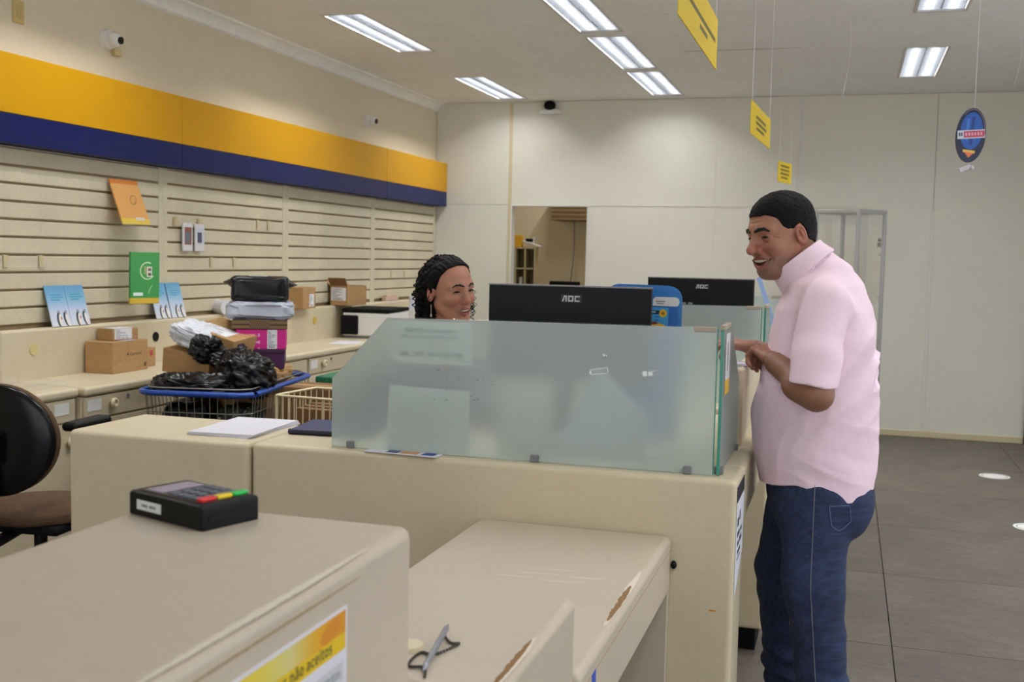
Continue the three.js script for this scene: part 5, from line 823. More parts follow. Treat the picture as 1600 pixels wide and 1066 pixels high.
function sdfMesh(f, lo, hi, cell, colorFn) {
  const n = [0, 1, 2].map(k => Math.ceil((hi[k] - lo[k]) / cell) + 1), [nx, ny, nz] = n, val = new Float32Array(nx * ny * nz).fill(1e3);
  const B = 6, id = (i, j, k) => (k * ny + j) * nx + i;
  for (let k0 = 0; k0 < nz; k0 += B) for (let j0 = 0; j0 < ny; j0 += B) for (let i0 = 0; i0 < nx; i0 += B) {
    const d = f(lo[0] + (i0 + B / 2) * cell, lo[1] + (j0 + B / 2) * cell, lo[2] + (k0 + B / 2) * cell);
    const far = Math.abs(d) > B * cell * 1.7;
    for (let k = k0; k < Math.min(nz, k0 + B); k++) for (let j = j0; j < Math.min(ny, j0 + B); j++) for (let i = i0; i < Math.min(nx, i0 + B); i++) val[id(i, j, k)] = far ? d : f(lo[0] + i * cell, lo[1] + j * cell, lo[2] + k * cell);
  }
  const vid = new Int32Array(nx * ny * nz).fill(-1), pos = [], idx = [];
  const E = [[0, 1], [0, 2], [0, 4], [1, 3], [1, 5], [2, 3], [2, 6], [3, 7], [4, 5], [4, 6], [5, 7], [6, 7]];
  const c8 = new Float32Array(8);
  for (let k = 0; k < nz - 1; k++) for (let j = 0; j < ny - 1; j++) for (let i = 0; i < nx - 1; i++) {
    let m = 0; for (let q = 0; q < 8; q++) { const v = val[id(i + (q & 1), j + ((q >> 1) & 1), k + (q >> 2))]; c8[q] = v; if (v < 0) m |= 1 << q; }
    if (m === 0 || m === 255) continue;
    let sx = 0, sy = 0, sz = 0, c = 0;
    for (const [a, b] of E) { if (((m >> a) & 1) === ((m >> b) & 1)) continue; const t = c8[a] / (c8[a] - c8[b]); sx += (a & 1) + t * ((b & 1) - (a & 1)); sy += ((a >> 1) & 1) + t * (((b >> 1) & 1) - ((a >> 1) & 1)); sz += (a >> 2) + t * ((b >> 2) - (a >> 2)); c++; }
    vid[id(i, j, k)] = pos.length / 3; pos.push(lo[0] + (i + sx / c) * cell, lo[1] + (j + sy / c) * cell, lo[2] + (k + sz / c) * cell);
  }
  const quad = (a, b, c, d, flip) => { if (a < 0 || b < 0 || c < 0 || d < 0) return; if (flip) idx.push(a, c, b, a, d, c); else idx.push(a, b, c, a, c, d); };
  for (let k = 1; k < nz - 1; k++) for (let j = 1; j < ny - 1; j++) for (let i = 1; i < nx - 1; i++) {
    const v = val[id(i, j, k)] < 0;
    if (v !== val[id(i + 1, j, k)] < 0) quad(vid[id(i, j - 1, k - 1)], vid[id(i, j, k - 1)], vid[id(i, j, k)], vid[id(i, j - 1, k)], !v);
    if (v !== val[id(i, j + 1, k)] < 0) quad(vid[id(i - 1, j, k - 1)], vid[id(i - 1, j, k)], vid[id(i, j, k)], vid[id(i, j, k - 1)], !v);
    if (v !== val[id(i, j, k + 1)] < 0) quad(vid[id(i - 1, j - 1, k)], vid[id(i, j - 1, k)], vid[id(i, j, k)], vid[id(i - 1, j, k)], !v);
  }
  const P = new Float32Array(pos), N = new Float32Array(pos.length), e = cell * 0.5, C = colorFn ? new Float32Array(pos.length) : null, UV = new Float32Array(pos.length / 3 * 2);
  for (let q = 0; q < P.length; q += 3) {
    const x = P[q], y = P[q + 1], z = P[q + 2]; let gx = f(x + e, y, z) - f(x - e, y, z), gy = f(x, y + e, z) - f(x, y - e, z), gz = f(x, y, z + e) - f(x, y, z - e); const L = Math.hypot(gx, gy, gz) || 1; N[q] = gx / L; N[q + 1] = gy / L; N[q + 2] = gz / L;
    if (C) { const c = colorFn(x, y, z, N[q], N[q + 1], N[q + 2]); C[q] = c[0]; C[q + 1] = c[1]; C[q + 2] = c[2]; }
    UV[q / 3 * 2] = x * 0.7 + z * 0.7; UV[q / 3 * 2 + 1] = y;
  }
  const g = new THREE.BufferGeometry(); g.setAttribute('position', new THREE.BufferAttribute(P, 3)); g.setAttribute('normal', new THREE.BufferAttribute(N, 3)); g.setAttribute('uv', new THREE.BufferAttribute(UV, 2)); if (C) g.setAttribute('color', new THREE.BufferAttribute(C, 3)); g.setIndex(idx); return g;
}
// outward-facing triangles
function outward(g) { const p = g.attributes.position, n = g.attributes.normal, ix = g.index.array; let s = 0; for (let i = 0; i < Math.min(ix.length, 3000); i += 3) { const a = ix[i], b = ix[i + 1], c = ix[i + 2]; const ux = p.getX(b) - p.getX(a), uy = p.getY(b) - p.getY(a), uz = p.getZ(b) - p.getZ(a), vx = p.getX(c) - p.getX(a), vy = p.getY(c) - p.getY(a), vz = p.getZ(c) - p.getZ(a); s += (uy * vz - uz * vy) * n.getX(a) + (uz * vx - ux * vz) * n.getY(a) + (ux * vy - uy * vx) * n.getZ(a); } if (s < 0) for (let i = 0; i < ix.length; i += 3) { const t = ix[i + 1]; ix[i + 1] = ix[i + 2]; ix[i + 2] = t; } return g; }
const lin = (hex) => { const c = new THREE.Color(hex); return [c.r, c.g, c.b]; };
const mixc = (a, b, t) => [a[0] + (b[0] - a[0]) * t, a[1] + (b[1] - a[1]) * t, a[2] + (b[2] - a[2]) * t];

// --- head, local frame: x to the person's left, y up, z forward; origin at eye level in the middle of the head
function headSDF(o) {
  const f = o.female, jw = o.jaw, smile = o.smile;
  return (x, y, z) => {
    const ax = Math.abs(x);
    let d = ell(x, y, z, [0, 0.036, -0.014], [0.0755, 0.078, 0.097]);
    d = smin(d, ell(x, y, z, [0, -0.018, 0.026], [0.0645, 0.082, 0.064]), 0.03);
    d = smin(d, ell(x, y, z, [0, -0.066, 0.022], [0.050 * jw, 0.046, 0.055]), 0.03);
    d = smin(d, cap(x, y, z, [0.012, -0.103, 0.062], [-0.012, -0.103, 0.062], 0.0155, 0.0155), 0.03);
    d = smin(d, cap(ax, y, z, [0.052 * jw, -0.055, 0.0], [0.02, -0.100, 0.055], 0.014, 0.014), 0.03);
    d = smin(d, ell(ax, y, z, [0.041, -0.030, 0.0585], [0.022, 0.0185, 0.0225]), 0.018);          // cheeks
    if (!f) { d = smin(d, ell(x, y, z, [0, -0.108, 0.018], [0.044, 0.022, 0.05]), 0.02); if (z > 0.03 && y > 0.03) d += 0.0009 * (Math.exp(-Math.pow((y - 0.042 - 3 * x * x) / 0.0022, 2)) + Math.exp(-Math.pow((y - 0.052 - 3 * x * x) / 0.0022, 2))) * ramp(0.05 - ax, 0, 0.02); if (ax > 0.045) for (const k of [-1, 0, 1]) d = smax(d, -cap(ax, y, z, [0.052, -0.001 + k * 0.0035, 0.0665], [0.0605, 0.001 + k * 0.0095, 0.052], 0.0012, 0.0008), 0.0035); d = smax(d, -cap(ax, y, z, [0.024, -0.0135, 0.0835], [0.046, -0.016, 0.071], 0.0016, 0.0016), 0.005); }
    d = smin(d, cap(ax, y, z, [0.044, 0.018, 0.064], [0.010, 0.022, 0.081], 0.011, 0.011), 0.016);   // brow
    d = smax(d, -ell(ax, y, z, [0.033, -0.002, 0.097], [0.021, 0.013, 0.018]), 0.014);             // sockets
    d = smin(d, ell(ax, y, z, [0.033, -0.001, 0.0685], [0.0165, 0.0125, 0.0135]), 0.005);            // lids
    d = smax(d, -ell(ax, y - 0.0012 * (1 - Math.pow((ax - 0.033) / 0.014, 2)), z, [0.033, -0.002, 0.086], [0.0138, o.eyeOpen, 0.014]), 0.002); // eye slit
    const ns = o.nose;
    d = smin(d, cap(x, y, z, [0, 0.012, 0.0825], [0, -0.030, 0.099 * ns], 0.0085, 0.0125), 0.012);
    d = smin(d, ell(x, y, z, [0, -0.034, 0.1005 * ns], [0.0135, 0.0115, 0.012]), 0.008);
    d = smin(d, ell(ax, y, z, [0.0145 * (f ? 0.92 : 1.1), -0.0385, 0.089], [0.0085, 0.0085, 0.011]), 0.007);
    d = smax(d, -ell(ax, y, z, [0.0075, -0.0465, 0.096], [0.0042, 0.004, 0.006]), 0.003);
    // folds from the nose to the mouth corners
    d = smax(d, -cap(ax, y, z, [0.022, -0.038, 0.0905], [0.041, -0.066, 0.073], 0.0026 * o.fold, 0.0036 * o.fold), 0.010);
    // mouth
    const my = -0.072, cy = y - my - smile * 9 * ax * ax, mw = o.mouthW, u = Math.min(1, ax / mw), th = 1 - u * u;
    const mz = 0.0925 - 5.5 * ax * ax;
    d = smin(d, Math.hypot(cy - 0.006 * th - o.mouthOpen * th, z - mz + 0.004, Math.max(0, ax - mw)) - 0.0055 * (0.45 + 0.55 * th), 0.006);
    d = smin(d, Math.hypot(cy + 0.007 * th + o.mouthOpen * th, z - mz + 0.004, Math.max(0, ax - mw)) - 0.0068 * (0.4 + 0.6 * th), 0.006);
    d = smax(d, -Math.max(Math.abs(cy) - (o.mouthOpen * th + 0.0004), ax - mw * 0.98, -(z - mz + 0.022)), 0.002);
    // ears
    const ex = ax - 0.0765, ca = Math.cos(0.22), sa = Math.sin(0.22), ey = (y + 0.012) * ca + (z + 0.014) * sa, ez = -(y + 0.012) * sa + (z + 0.014) * ca;
    let ear = ell(ex, ey, ez, [0, 0, 0], [0.010, 0.0325, 0.0185]); ear = smax(ear, -ell(ex, ey, ez, [0.0105, 0.004, 0.003], [0.0115, 0.0225, 0.0125]), 0.0025); ear = smin(ear, cap(ex, ey, ez, [0.002, -0.012, -0.006], [0.003, 0.012, -0.001], 0.0042, 0.0035), 0.003); ear = smin(ear, cap(ex, ey, ez, [0.002, -0.006, 0.014], [0.003, -0.001, 0.013], 0.0045, 0.004), 0.003);
    d = smin(d, ear, 0.008);
    return d;
  };
}
function headColor(o) {
  const skin = lin(o.skin), lip = lin(o.lip), dark = lin('#3a1512'), st = lin(o.stubble || o.skin), red = lin(o.blush);
  return (x, y, z) => {
    const ax = Math.abs(x); let c = skin;
    c = mixc(c, red, 0.45 * Math.exp(-(Math.pow((ax - 0.036) / 0.02, 2) + Math.pow((y + 0.034) / 0.018, 2))) * (z > 0.03 ? 1 : 0)); c = mixc(c, red, 0.4 * Math.exp(-(x * x / 0.0003 + Math.pow((y + 0.034) / 0.014, 2))) * (z > 0.08 ? 1 : 0));
    c = mixc(c, red, 0.35 * ramp(ax, 0.068, 0.08));
    if (o.stubble && z > -0.01) { const b = ramp(-y, 0.05, 0.075) * 0.55 + 0.4 * Math.exp(-(Math.pow((y + 0.056) / 0.008, 2) + Math.pow(ax / 0.028, 2))); c = mixc(c, st, Math.min(0.6, b)); }
    const my = -0.072, cy = y - my - o.smile * 9 * ax * ax, u = Math.min(1, ax / o.mouthW), th = 1 - u * u, mz = 0.0925 - 5.5 * ax * ax;
    if (z > mz - 0.014 && ax < o.mouthW * 1.04) { const k = Math.abs(cy) - (o.mouthOpen * th + 0.0105 * th + 0.0012); c = mixc(c, lip, 1 - ramp(k, -0.003, 0.0018)); if (z < mz - 0.0085 && Math.abs(cy) < o.mouthOpen * th + 0.002) c = dark; }
    const n = 1 + 0.05 * fbm(x * 160, y * 160, z * 160, 2) + 0.05 * fbm(x * 35, y * 35, z * 35, 2); return [c[0] * n, c[1] * n, c[2] * n];
  };
}
function frame(origin, facing, pitch, roll, scale) {   // local head frame -> world
  const z = V(...facing).normalize(), q = new THREE.Quaternion().setFromRotationMatrix(new THREE.Matrix4().makeBasis(V(0, 1, 0).cross(z).normalize(), V(0, 1, 0), z));
  q.multiply(new THREE.Quaternion().setFromEuler(new THREE.Euler(pitch, 0, roll, 'XZY')));
  return new THREE.Matrix4().compose(V(...origin), q, V(scale, scale, scale));
}
function worldGeo(g, m) { g = g.clone(); g.applyMatrix4(m); return g; }
function surfZ(f, x, y) { let z = 0.16; for (let i = 0; i < 60; i++) { const d = f(x, y, z); if (d < 0.0004) break; z -= Math.max(0.0005, d * 0.8); } return z; }
function brow(f, sgn, pts, r) { return sdfMesh((x, y, z) => { let d = 1; for (let i = 0; i + 1 < pts.length; i++) d = smin(d, cap(x, y, z, pts[i].p, pts[i + 1].p, pts[i].r, pts[i + 1].r), 0.003); return d; }, [Math.min(...pts.map(q => q.p[0])) - 0.01, Math.min(...pts.map(q => q.p[1])) - 0.01, Math.min(...pts.map(q => q.p[2])) - 0.01], [Math.max(...pts.map(q => q.p[0])) + 0.01, Math.max(...pts.map(q => q.p[1])) + 0.01, Math.max(...pts.map(q => q.p[2])) + 0.01], 0.0016); }
function addFace(person, f, M4, o) {
  for (const s of [-1, 1]) {
    const ys = o.brow; const pts = ys.map(([x, y, r]) => ({ p: [s * x, y, surfZ(f, s * x, y) - 0.0005], r }));
    const b = mesh('eyebrow', outward(worldGeo(brow(f, s, pts), M4)), o.hairM, person);
    const eg = new THREE.SphereGeometry(0.0122, 28, 20), p = eg.attributes.position, col = new Float32Array(p.count * 3), gz = V(o.gaze * 1 || 0, -0.05, 1).normalize();
    for (let i = 0; i < p.count; i++) { const dt = (p.getX(i) * gz.x + p.getY(i) * gz.y + p.getZ(i) * gz.z) / 0.0122; const c = dt > 0.955 ? lin('#0c0807') : dt > 0.86 ? lin('#2a160c') : lin('#8d827a'); col.set(c, i * 3); }
    const lash = []; for (let i = 0; i <= 4; i++) { const u = i / 4 * 2 - 1, xx = s * (0.033 + u * 0.0138), yy = -0.002 + (o.eyeOpen + 0.0012) * (1 - u * u) - 0.0008; lash.push({ p: [xx, yy, surfZ(f, xx, yy + 0.0012) + 0.0002], r: o.lash || 0.0011 }); } mesh('eyelash', outward(worldGeo(brow(f, s, lash), M4)), o.hairM, person);
    eg.setAttribute('color', new THREE.BufferAttribute(col, 3)); eg.translate(s * 0.033, -0.001, 0.0665); mesh('eye', worldGeo(eg, M4), std({ vertexColors: true, roughness: 0.2 }), person);
  }
  if (o.teeth) { const pts = []; const g = sdfMesh((x, y, z) => { const ax = Math.abs(x), cy = y + 0.072 - o.smile * 9 * ax * ax, mz = 0.0925 - 5.5 * ax * ax - 0.0075; const u = Math.min(1, ax / o.mouthW), th = 1 - u * u; const gap = 0.0006 * Math.abs(Math.sin(x * Math.PI / 0.0075)); return Math.max(Math.abs(z - mz) - 0.0028 - gap * 0.3, ax - o.mouthW * 0.86, cy - o.mouthOpen * th - 0.001, (o.teethTo * o.mouthOpen * th) - cy); }, [-0.035, -0.085, 0.06], [0.035, -0.045, 0.1], 0.0013); mesh('teeth', outward(worldGeo(g, M4)), std({ color: '#d9cdbd', roughness: 0.3 }), person); }
}
// --- hand: local frame: y from wrist to fingertips, x to the thumb side, z out of the back of the hand
function handSDF(curls, thumb, spread = 1) {
  const fingers = [];
  const base = [[0.027, 0.088, 0.004, 0.040, 0.025, 0.019, 0.0088], [0.009, 0.093, 0.006, 0.044, 0.028, 0.020, 0.009], [-0.010, 0.089, 0.005, 0.040, 0.026, 0.019, 0.0086], [-0.027, 0.079, 0.001, 0.031, 0.020, 0.017, 0.0078]];
  base.forEach(([bx, by, bz, l1, l2, l3, r], i) => { const c = curls[i]; let a = c[0]; const p0 = [bx, by, bz], sx = bx * 0.25 * spread; const step = (p, l, a) => [p[0] + sx * l * 6, p[1] + l * Math.cos(a), p[2] - l * Math.sin(a)]; const p1 = step(p0, l1, a); a += c[1]; const p2 = step(p1, l2, a); a += c[2]; const p3 = step(p2, l3, a); fingers.push([p0, p1, p2, p3, r]); });
  return (x, y, z) => {
    let d = cap(x, y, z, [0.018, 0.02, 0], [0.022, 0.084, 0.001], 0.0145, 0.0125); d = smin(d, cap(x, y, z, [-0.014, 0.02, 0], [-0.022, 0.078, -0.001], 0.0145, 0.0115), 0.012); d = smin(d, cap(x, y, z, [0.002, 0.0, 0], [0.002, 0.086, 0.003], 0.019, 0.0135), 0.014);
    d = smin(d, cap(x, y, z, [0, -0.03, 0], [0.0, 0.01, 0], 0.0245, 0.021), 0.02);
    for (const [a, b, c, e, r] of fingers) { let q = cap(x, y, z, a, b, r * 1.08, r); q = smin(q, cap(x, y, z, b, c, r, r * 0.93), 0.003); q = smin(q, cap(x, y, z, c, e, r * 0.93, r * 0.8), 0.003); d = smin(d, q, 0.006); }
    let t = cap(x, y, z, [0.022, 0.022, -0.006], thumb[0], 0.0145, 0.0115); t = smin(t, cap(x, y, z, thumb[0], thumb[1], 0.0112, 0.0103), 0.004); t = smin(t, cap(x, y, z, thumb[1], thumb[2], 0.0102, 0.0085), 0.003); return smin(d, t, 0.01);
  };
}
function basisAt(origin, yAxis, zHint) { const y = V(...yAxis).normalize(), x = y.clone().cross(V(...zHint)).normalize(), z = x.clone().cross(y); return new THREE.Matrix4().makeBasis(x, y, z).setPosition(...origin); }

// ================================================================ the man
{
  const person = thing('person', 'man in a pink short-sleeved shirt and blue jeans leaning on the counter', 'person', [-0.06, 0, -3.25]);
  const skinHex = '#a06e56', skinA = lin(skinHex);
  const H = frame([-0.192, 1.588, -3.235], [-0.745, 0, 0.665], 0.20, 0.05, 0.985), Hi = H.clone().invert();
  const ho = { female: false, fold: 1.25, jaw: 1.2, smile: 0.62, eyeOpen: 0.0026, nose: 1.09, mouthW: 0.034, mouthOpen: 0.0078, teethTo: 0.05, skin: skinHex, lip: '#8a4a42', stubble: '#6f5750', blush: '#a85a4c', brow: [[0.012, 0.0185, 0.0040], [0.024, 0.0235, 0.0052], [0.038, 0.0235, 0.0046], [0.051, 0.0155, 0.0028]], hairM: std({ color: '#17130f', roughness: 0.8 }), teeth: true, gaze: 0.1 };
  const hf = headSDF(ho), v = V(0, 0, 0);
  const S = 1.06;
  const neckA = [-0.075, 1.40, -3.25], neckB = [-0.150, 1.535, -3.245];
  // --- arms (skin)
  const shL = [-0.055, 1.405, -3.065], elL = [-0.066, 1.158, -2.985], wrL = [-0.183, 1.226, -3.108];
  const shR = [-0.075, 1.405, -3.43], elR = [-0.13, 1.15, -3.50], wrR = [-0.262, 1.235, -3.475];
  const bodyF = (x, y, z) => {
    let d = cap(x, y, z, neckA, neckB, 0.066, 0.062);
    d = smin(d, ell(x, y, z, [-0.065, 1.12, -3.25], [0.12, 0.30, 0.155]), 0.04);
    d = smin(d, cap(x, y, z, [-0.07, 1.36, -3.15], [-0.07, 1.36, -3.35], 0.05, 0.05), 0.05);
    d = smin(d, ell(x, y, z, [-0.065, 0.85, -3.25], [0.12, 0.13, 0.15]), 0.05);
    d = smin(d, smin(cap(x, y, z, shL, elL, 0.036, 0.042), cap(x, y, z, elL, wrL, 0.043, 0.031), 0.02), 0.03);
    d = smin(d, ell(x, y, z, [-0.105, 1.172, -3.012], [0.052, 0.039, 0.042]), 0.03);
    d = smin(d, smin(cap(x, y, z, shR, elR, 0.036, 0.044), cap(x, y, z, elR, wrR, 0.0455, 0.0285), 0.02), 0.03);
    d = smin(d, cap(x, y, z, [-0.06, 0.84, -3.165], [-0.058, 0.49, -3.135], 0.075, 0.055), 0.04); d = smin(d, cap(x, y, z, [-0.058, 0.49, -3.135], [-0.02, 0.06, -3.135], 0.055, 0.036), 0.02);
    d = smin(d, cap(x, y, z, [-0.085, 0.84, -3.335], [-0.145, 0.50, -3.37], 0.075, 0.055), 0.04); d = smin(d, cap(x, y, z, [-0.145, 0.50, -3.37], [-0.11, 0.06, -3.38], 0.055, 0.036), 0.02);
    return d;
  };
  const armCol = (x, y, z) => { const n = 1 + 0.06 * fbm(x * 90, y * 90, z * 90, 3); const c = mixc(skinA, lin('#7c573f'), 0.65); return [c[0] * n, c[1] * n, c[2] * n]; };
  const gBody = sdfMesh(bodyF, [-0.34, 0, -3.58], [0.12, 1.62, -2.93], 0.0095, armCol);
  const gHead = sdfMesh((x, y, z) => smin(hf(x, y, z), cap(x, y, z, [0, -0.05, -0.035], [0.0, -0.125, -0.055], 0.056, 0.060), 0.03), [-0.1, -0.16, -0.13], [0.1, 0.13, 0.13], 0.0024, headColor(ho));
  // near (left) hand: a loose fist resting on the ledge; far (right) hand: fingers forward, bent down
  const handL = handSDF([[0.95, 1.1, 0.7], [1.0, 1.15, 0.7], [1.05, 1.2, 0.7], [1.1, 1.2, 0.7]], [[0.044, 0.045, -0.016], [0.046, 0.068, -0.034], [0.034, 0.084, -0.046]], 0.6);
  const ML = basisAt([-0.186, 1.228, -3.114], [-0.50, 0.30, -0.81], [0.52, 0.66, 0.54]);
  const handR = handSDF([[0.35, 0.45, 0.45], [0.6, 0.6, 0.5], [0.7, 0.7, 0.5], [0.8, 0.7, 0.5]], [[0.046, 0.05, -0.012], [0.052, 0.078, -0.018], [0.048, 0.100, -0.028]], 0.8);
  const MR = basisAt([-0.262, 1.235, -3.475], [-0.97, 0.16, 0.10], [0.1, 0.98, 0.10]);
  const gHL = outward(sdfMesh(handL, [-0.06, -0.06, -0.10], [0.075, 0.17, 0.04], 0.0032, (x, y, z) => { const n = 1 + 0.06 * fbm(x * 200, y * 200, z * 200, 2); const c = mixc(mixc(skinA, lin('#80563f'), 0.6), mixc(skinA, lin('#9a5f4c'), 0.35), ramp(y, -0.02, 0.07)); return [c[0] * n, c[1] * n, c[2] * n]; }));
  const gHR = outward(sdfMesh(handR, [-0.06, -0.06, -0.12], [0.085, 0.2, 0.04], 0.0032, (x, y, z) => mixc(mixc(skinA, lin('#80563f'), 0.6), mixc(skinA, lin('#c08a78'), 0.55), ramp(y, 0.0, 0.12))));
  const body = mergeGeometries([gBody, outward(worldGeo(gHead, H)), worldGeo(gHL, ML), worldGeo(gHR, MR)].map(g => g.toNonIndexed()));
  const O = V(-0.06, 0, -3.25), loc = (g) => { g.translate(-O.x, 0, -O.z); return g; };
  const bm = mesh('body', loc(body), std({ vertexColors: true, roughness: 0.55 }), person);
  const off = new THREE.Matrix4().makeTranslation(-O.x, 0, -O.z), HM = off.clone().multiply(H);
  addFace(person, hf, HM, ho);
  { // hair
    const line = z => keyed(z, [[-0.12, -0.066], [-0.075, -0.070], [-0.052, -0.045], [-0.034, 0.002], [-0.016, 0.022], [-0.006, 0.012], [0.004, -0.022], [0.024, -0.026], [0.034, 0.01], [0.050, 0.048], [0.064, 0.060], [0.12, 0.062]])[0];
    const hairF = (x, y, z) => { let d = ell(x, y, z, [0, 0.037, -0.015], [0.0805, 0.0845, 0.1035]); d = smin(d, ell(x, y, z, [0, -0.015, -0.055], [0.068, 0.065, 0.052]), 0.03); if (Math.abs(d) < 0.012) d += 0.0022 * fbm(x * 120, y * 120, z * 120, 3); d = smax(d, line(z) + 0.004 * fbm(x * 90, 3, z * 90, 2) - y, 0.006); return smax(d, -(hf(x, y, z) + 0.004), 0.003); };
    const hg = outward(sdfMesh(hairF, [-0.1, -0.1, -0.14], [0.1, 0.14, 0.11], 0.0027, (x, y, z) => { const k = 0.75 + 0.5 * Math.abs(fbm(x * 210, y * 60, z * 60, 2)) * 2; const g = ramp(-y, -0.01, 0.03); const c = mixc(lin('#0d0b0a'), lin('#332e2b'), 0.5 * g); return [c[0] * k, c[1] * k, c[2] * k]; }));
    mesh('hair', worldGeo(hg, HM), phys({ vertexColors: true, roughness: 0.75, specularIntensity: 0.35, bumpMap: T.fine, bumpScale: 0.002 }), person);
  }
  { // shirt
    const torso = [[0.80, -0.063, 0.158, 0.180], [0.87, -0.063, 0.159, 0.182], [1.0, -0.070, 0.171, 0.190], [1.08, -0.075, 0.173, 0.190], [1.18, -0.066, 0.160, 0.184], [1.28, -0.058, 0.146, 0.182], [1.37, -0.061, 0.128, 0.180], [1.44, -0.062, 0.103, 0.135], [1.49, -0.070, 0.080, 0.072], [1.535, -0.10, 0.055, 0.05], [1.58, -0.12, 0.04, 0.04]];
    const hem = (x, z) => { const near = ramp(z, -3.32, -3.18); const front = keyed(x, [[-0.25, 0.868], [-0.18, 0.880], [-0.11, 0.892], [-0.06, 0.872], [-0.01, 0.848], [0.05, 0.842], [0.10, 0.862]])[0]; return front + (1 - near) * 0.0; };
    const fold = (x, y, z) => {          // hanging creases: noise stretched along the crease
      const w = 0.6 * fbm(x * 5, y * 4, z * 5, 2);
      const rid = (s, t, k) => 0.5 - Math.abs(noise3(s + w * 1.5, t, k)) * 1.6;
      let q = 0.0135 * rid((x * 0.75 + z * 0.75) * 15 - y * 5, y * 3.2 + x * 2, 1.5) * ramp(y, 0.86, 1.0);
      q += 0.0175 * rid((x - y * 0.75) * 17, (x * 0.7 + y) * 3.5 + z * 6, 7.5) * Math.exp(-Math.pow((y - 1.22) / 0.13, 2)) * ramp(x, -0.13, -0.02);
      q += 0.0105 * rid((y + x * 0.4) * 20, x * 4 + z * 5, 3.5) * Math.exp(-Math.pow((y - 0.97) / 0.07, 2)) * ramp(x, -0.18, -0.05);
      return q + 0.002 * fbm(x * 30, y * 24, z * 30, 2);
    };
    const shirtF = (x, y, z) => {
      const [c, hx, hz] = keyed(y, torso); const ax = (x - c) / hx, az = (z + 3.25) / hz; const k = Math.pow(Math.pow(Math.abs(ax), 2.3) + Math.pow(Math.abs(az), 2.3), 1 / 2.3); let d = (k - 1) * Math.min(hx, hz) * 0.92;
      d = smin(d, cap(x, y, z, [-0.06, 1.405, -3.085], [-0.06, 1.405, -3.415], 0.058, 0.058), 0.06);
      d = smax(d, y - 1.56, 0.02);
      let sl = smin(cap(x, y, z, [-0.052, 1.395, -3.075], [-0.075, 1.255, -3.02], 0.060, 0.062), cap(x, y, z, [-0.073, 1.255, -3.015], [-0.078, 1.15, -2.993], 0.061, 0.064), 0.02);
      sl = smax(sl, 1.185 + (x + 0.085) * -0.12 - y, 0.006);
      let sr = cap(x, y, z, [-0.07, 1.395, -3.42], [-0.115, 1.19, -3.48], 0.062, 0.068); sr = smax(sr, 1.20 - y, 0.006);
      d = smin(d, sl, 0.012); d = smin(d, sr, 0.03);
      if (Math.abs(d) < 0.035) d -= fold(x, y, z);
      d = smax(d, hem(x, z) - y, 0.004);
      d = smax(d, -(cap(x, y, z, neckA, neckB, 0.069, 0.066)) - 0.002 - (y < 1.42 ? 1 : 0), 0.004);
      return d;
    };
    const sg = outward(sdfMesh(shirtF, [-0.32, 0.8, -3.6], [0.16, 1.56, -2.88], 0.0062));
    const shirtM = std({ map: T.cloth, roughness: 0.85, bumpMap: T.fine, bumpScale: 0.0002 }); 
    const shirt = mesh('shirt', loc(sg), shirtM, person);
    // hem fold, sleeve cuff and seams
    const on = (x, y, z) => { for (let i = 0; i < 12; i++) { const e = 0.002, d = shirtF(x, y, z), gx = shirtF(x + e, y, z) - shirtF(x - e, y, z), gz = shirtF(x, y, z + e) - shirtF(x, y, z - e), L = Math.hypot(gx, gz) || 1; x -= gx / L * d * 0.8; z -= gz / L * d * 0.8; } return [x, y, z]; };
    // collar
    const col = sdfMesh((x, y, z) => { const px = x + 0.120, py = y - 1.488, pz = z + 3.246; const ca = Math.cos(0.74), sa = Math.sin(0.74); const u = px * ca + py * sa, w = -px * sa + py * ca; const rr = 0.079 + 0.013 * ramp(-w, -0.035, 0.03); const r = Math.hypot(u / 1.04, pz); let d = Math.abs(r - rr) - 0.0035; const lip = 0.040 - 0.004 * Math.cos(Math.atan2(pz, u)); d = Math.max(d, w - lip, -w - 0.014 - 0.045 * ramp(-u, -0.02, 0.085)); const inner = Math.max(Math.abs(r - rr + 0.007) - 0.002, w - lip, -w - 0.02); d = Math.min(d, inner); const gap = Math.abs(pz) - 0.014 - 0.35 * Math.max(0, -w + 0.02); if (u < 0) d = Math.max(d, -gap); return d * 0.9; }, [-0.26, 1.36, -3.40], [0.04, 1.60, -3.09], 0.0034);
    mesh('collar', loc(outward(col)), shirtM, shirt);
  }
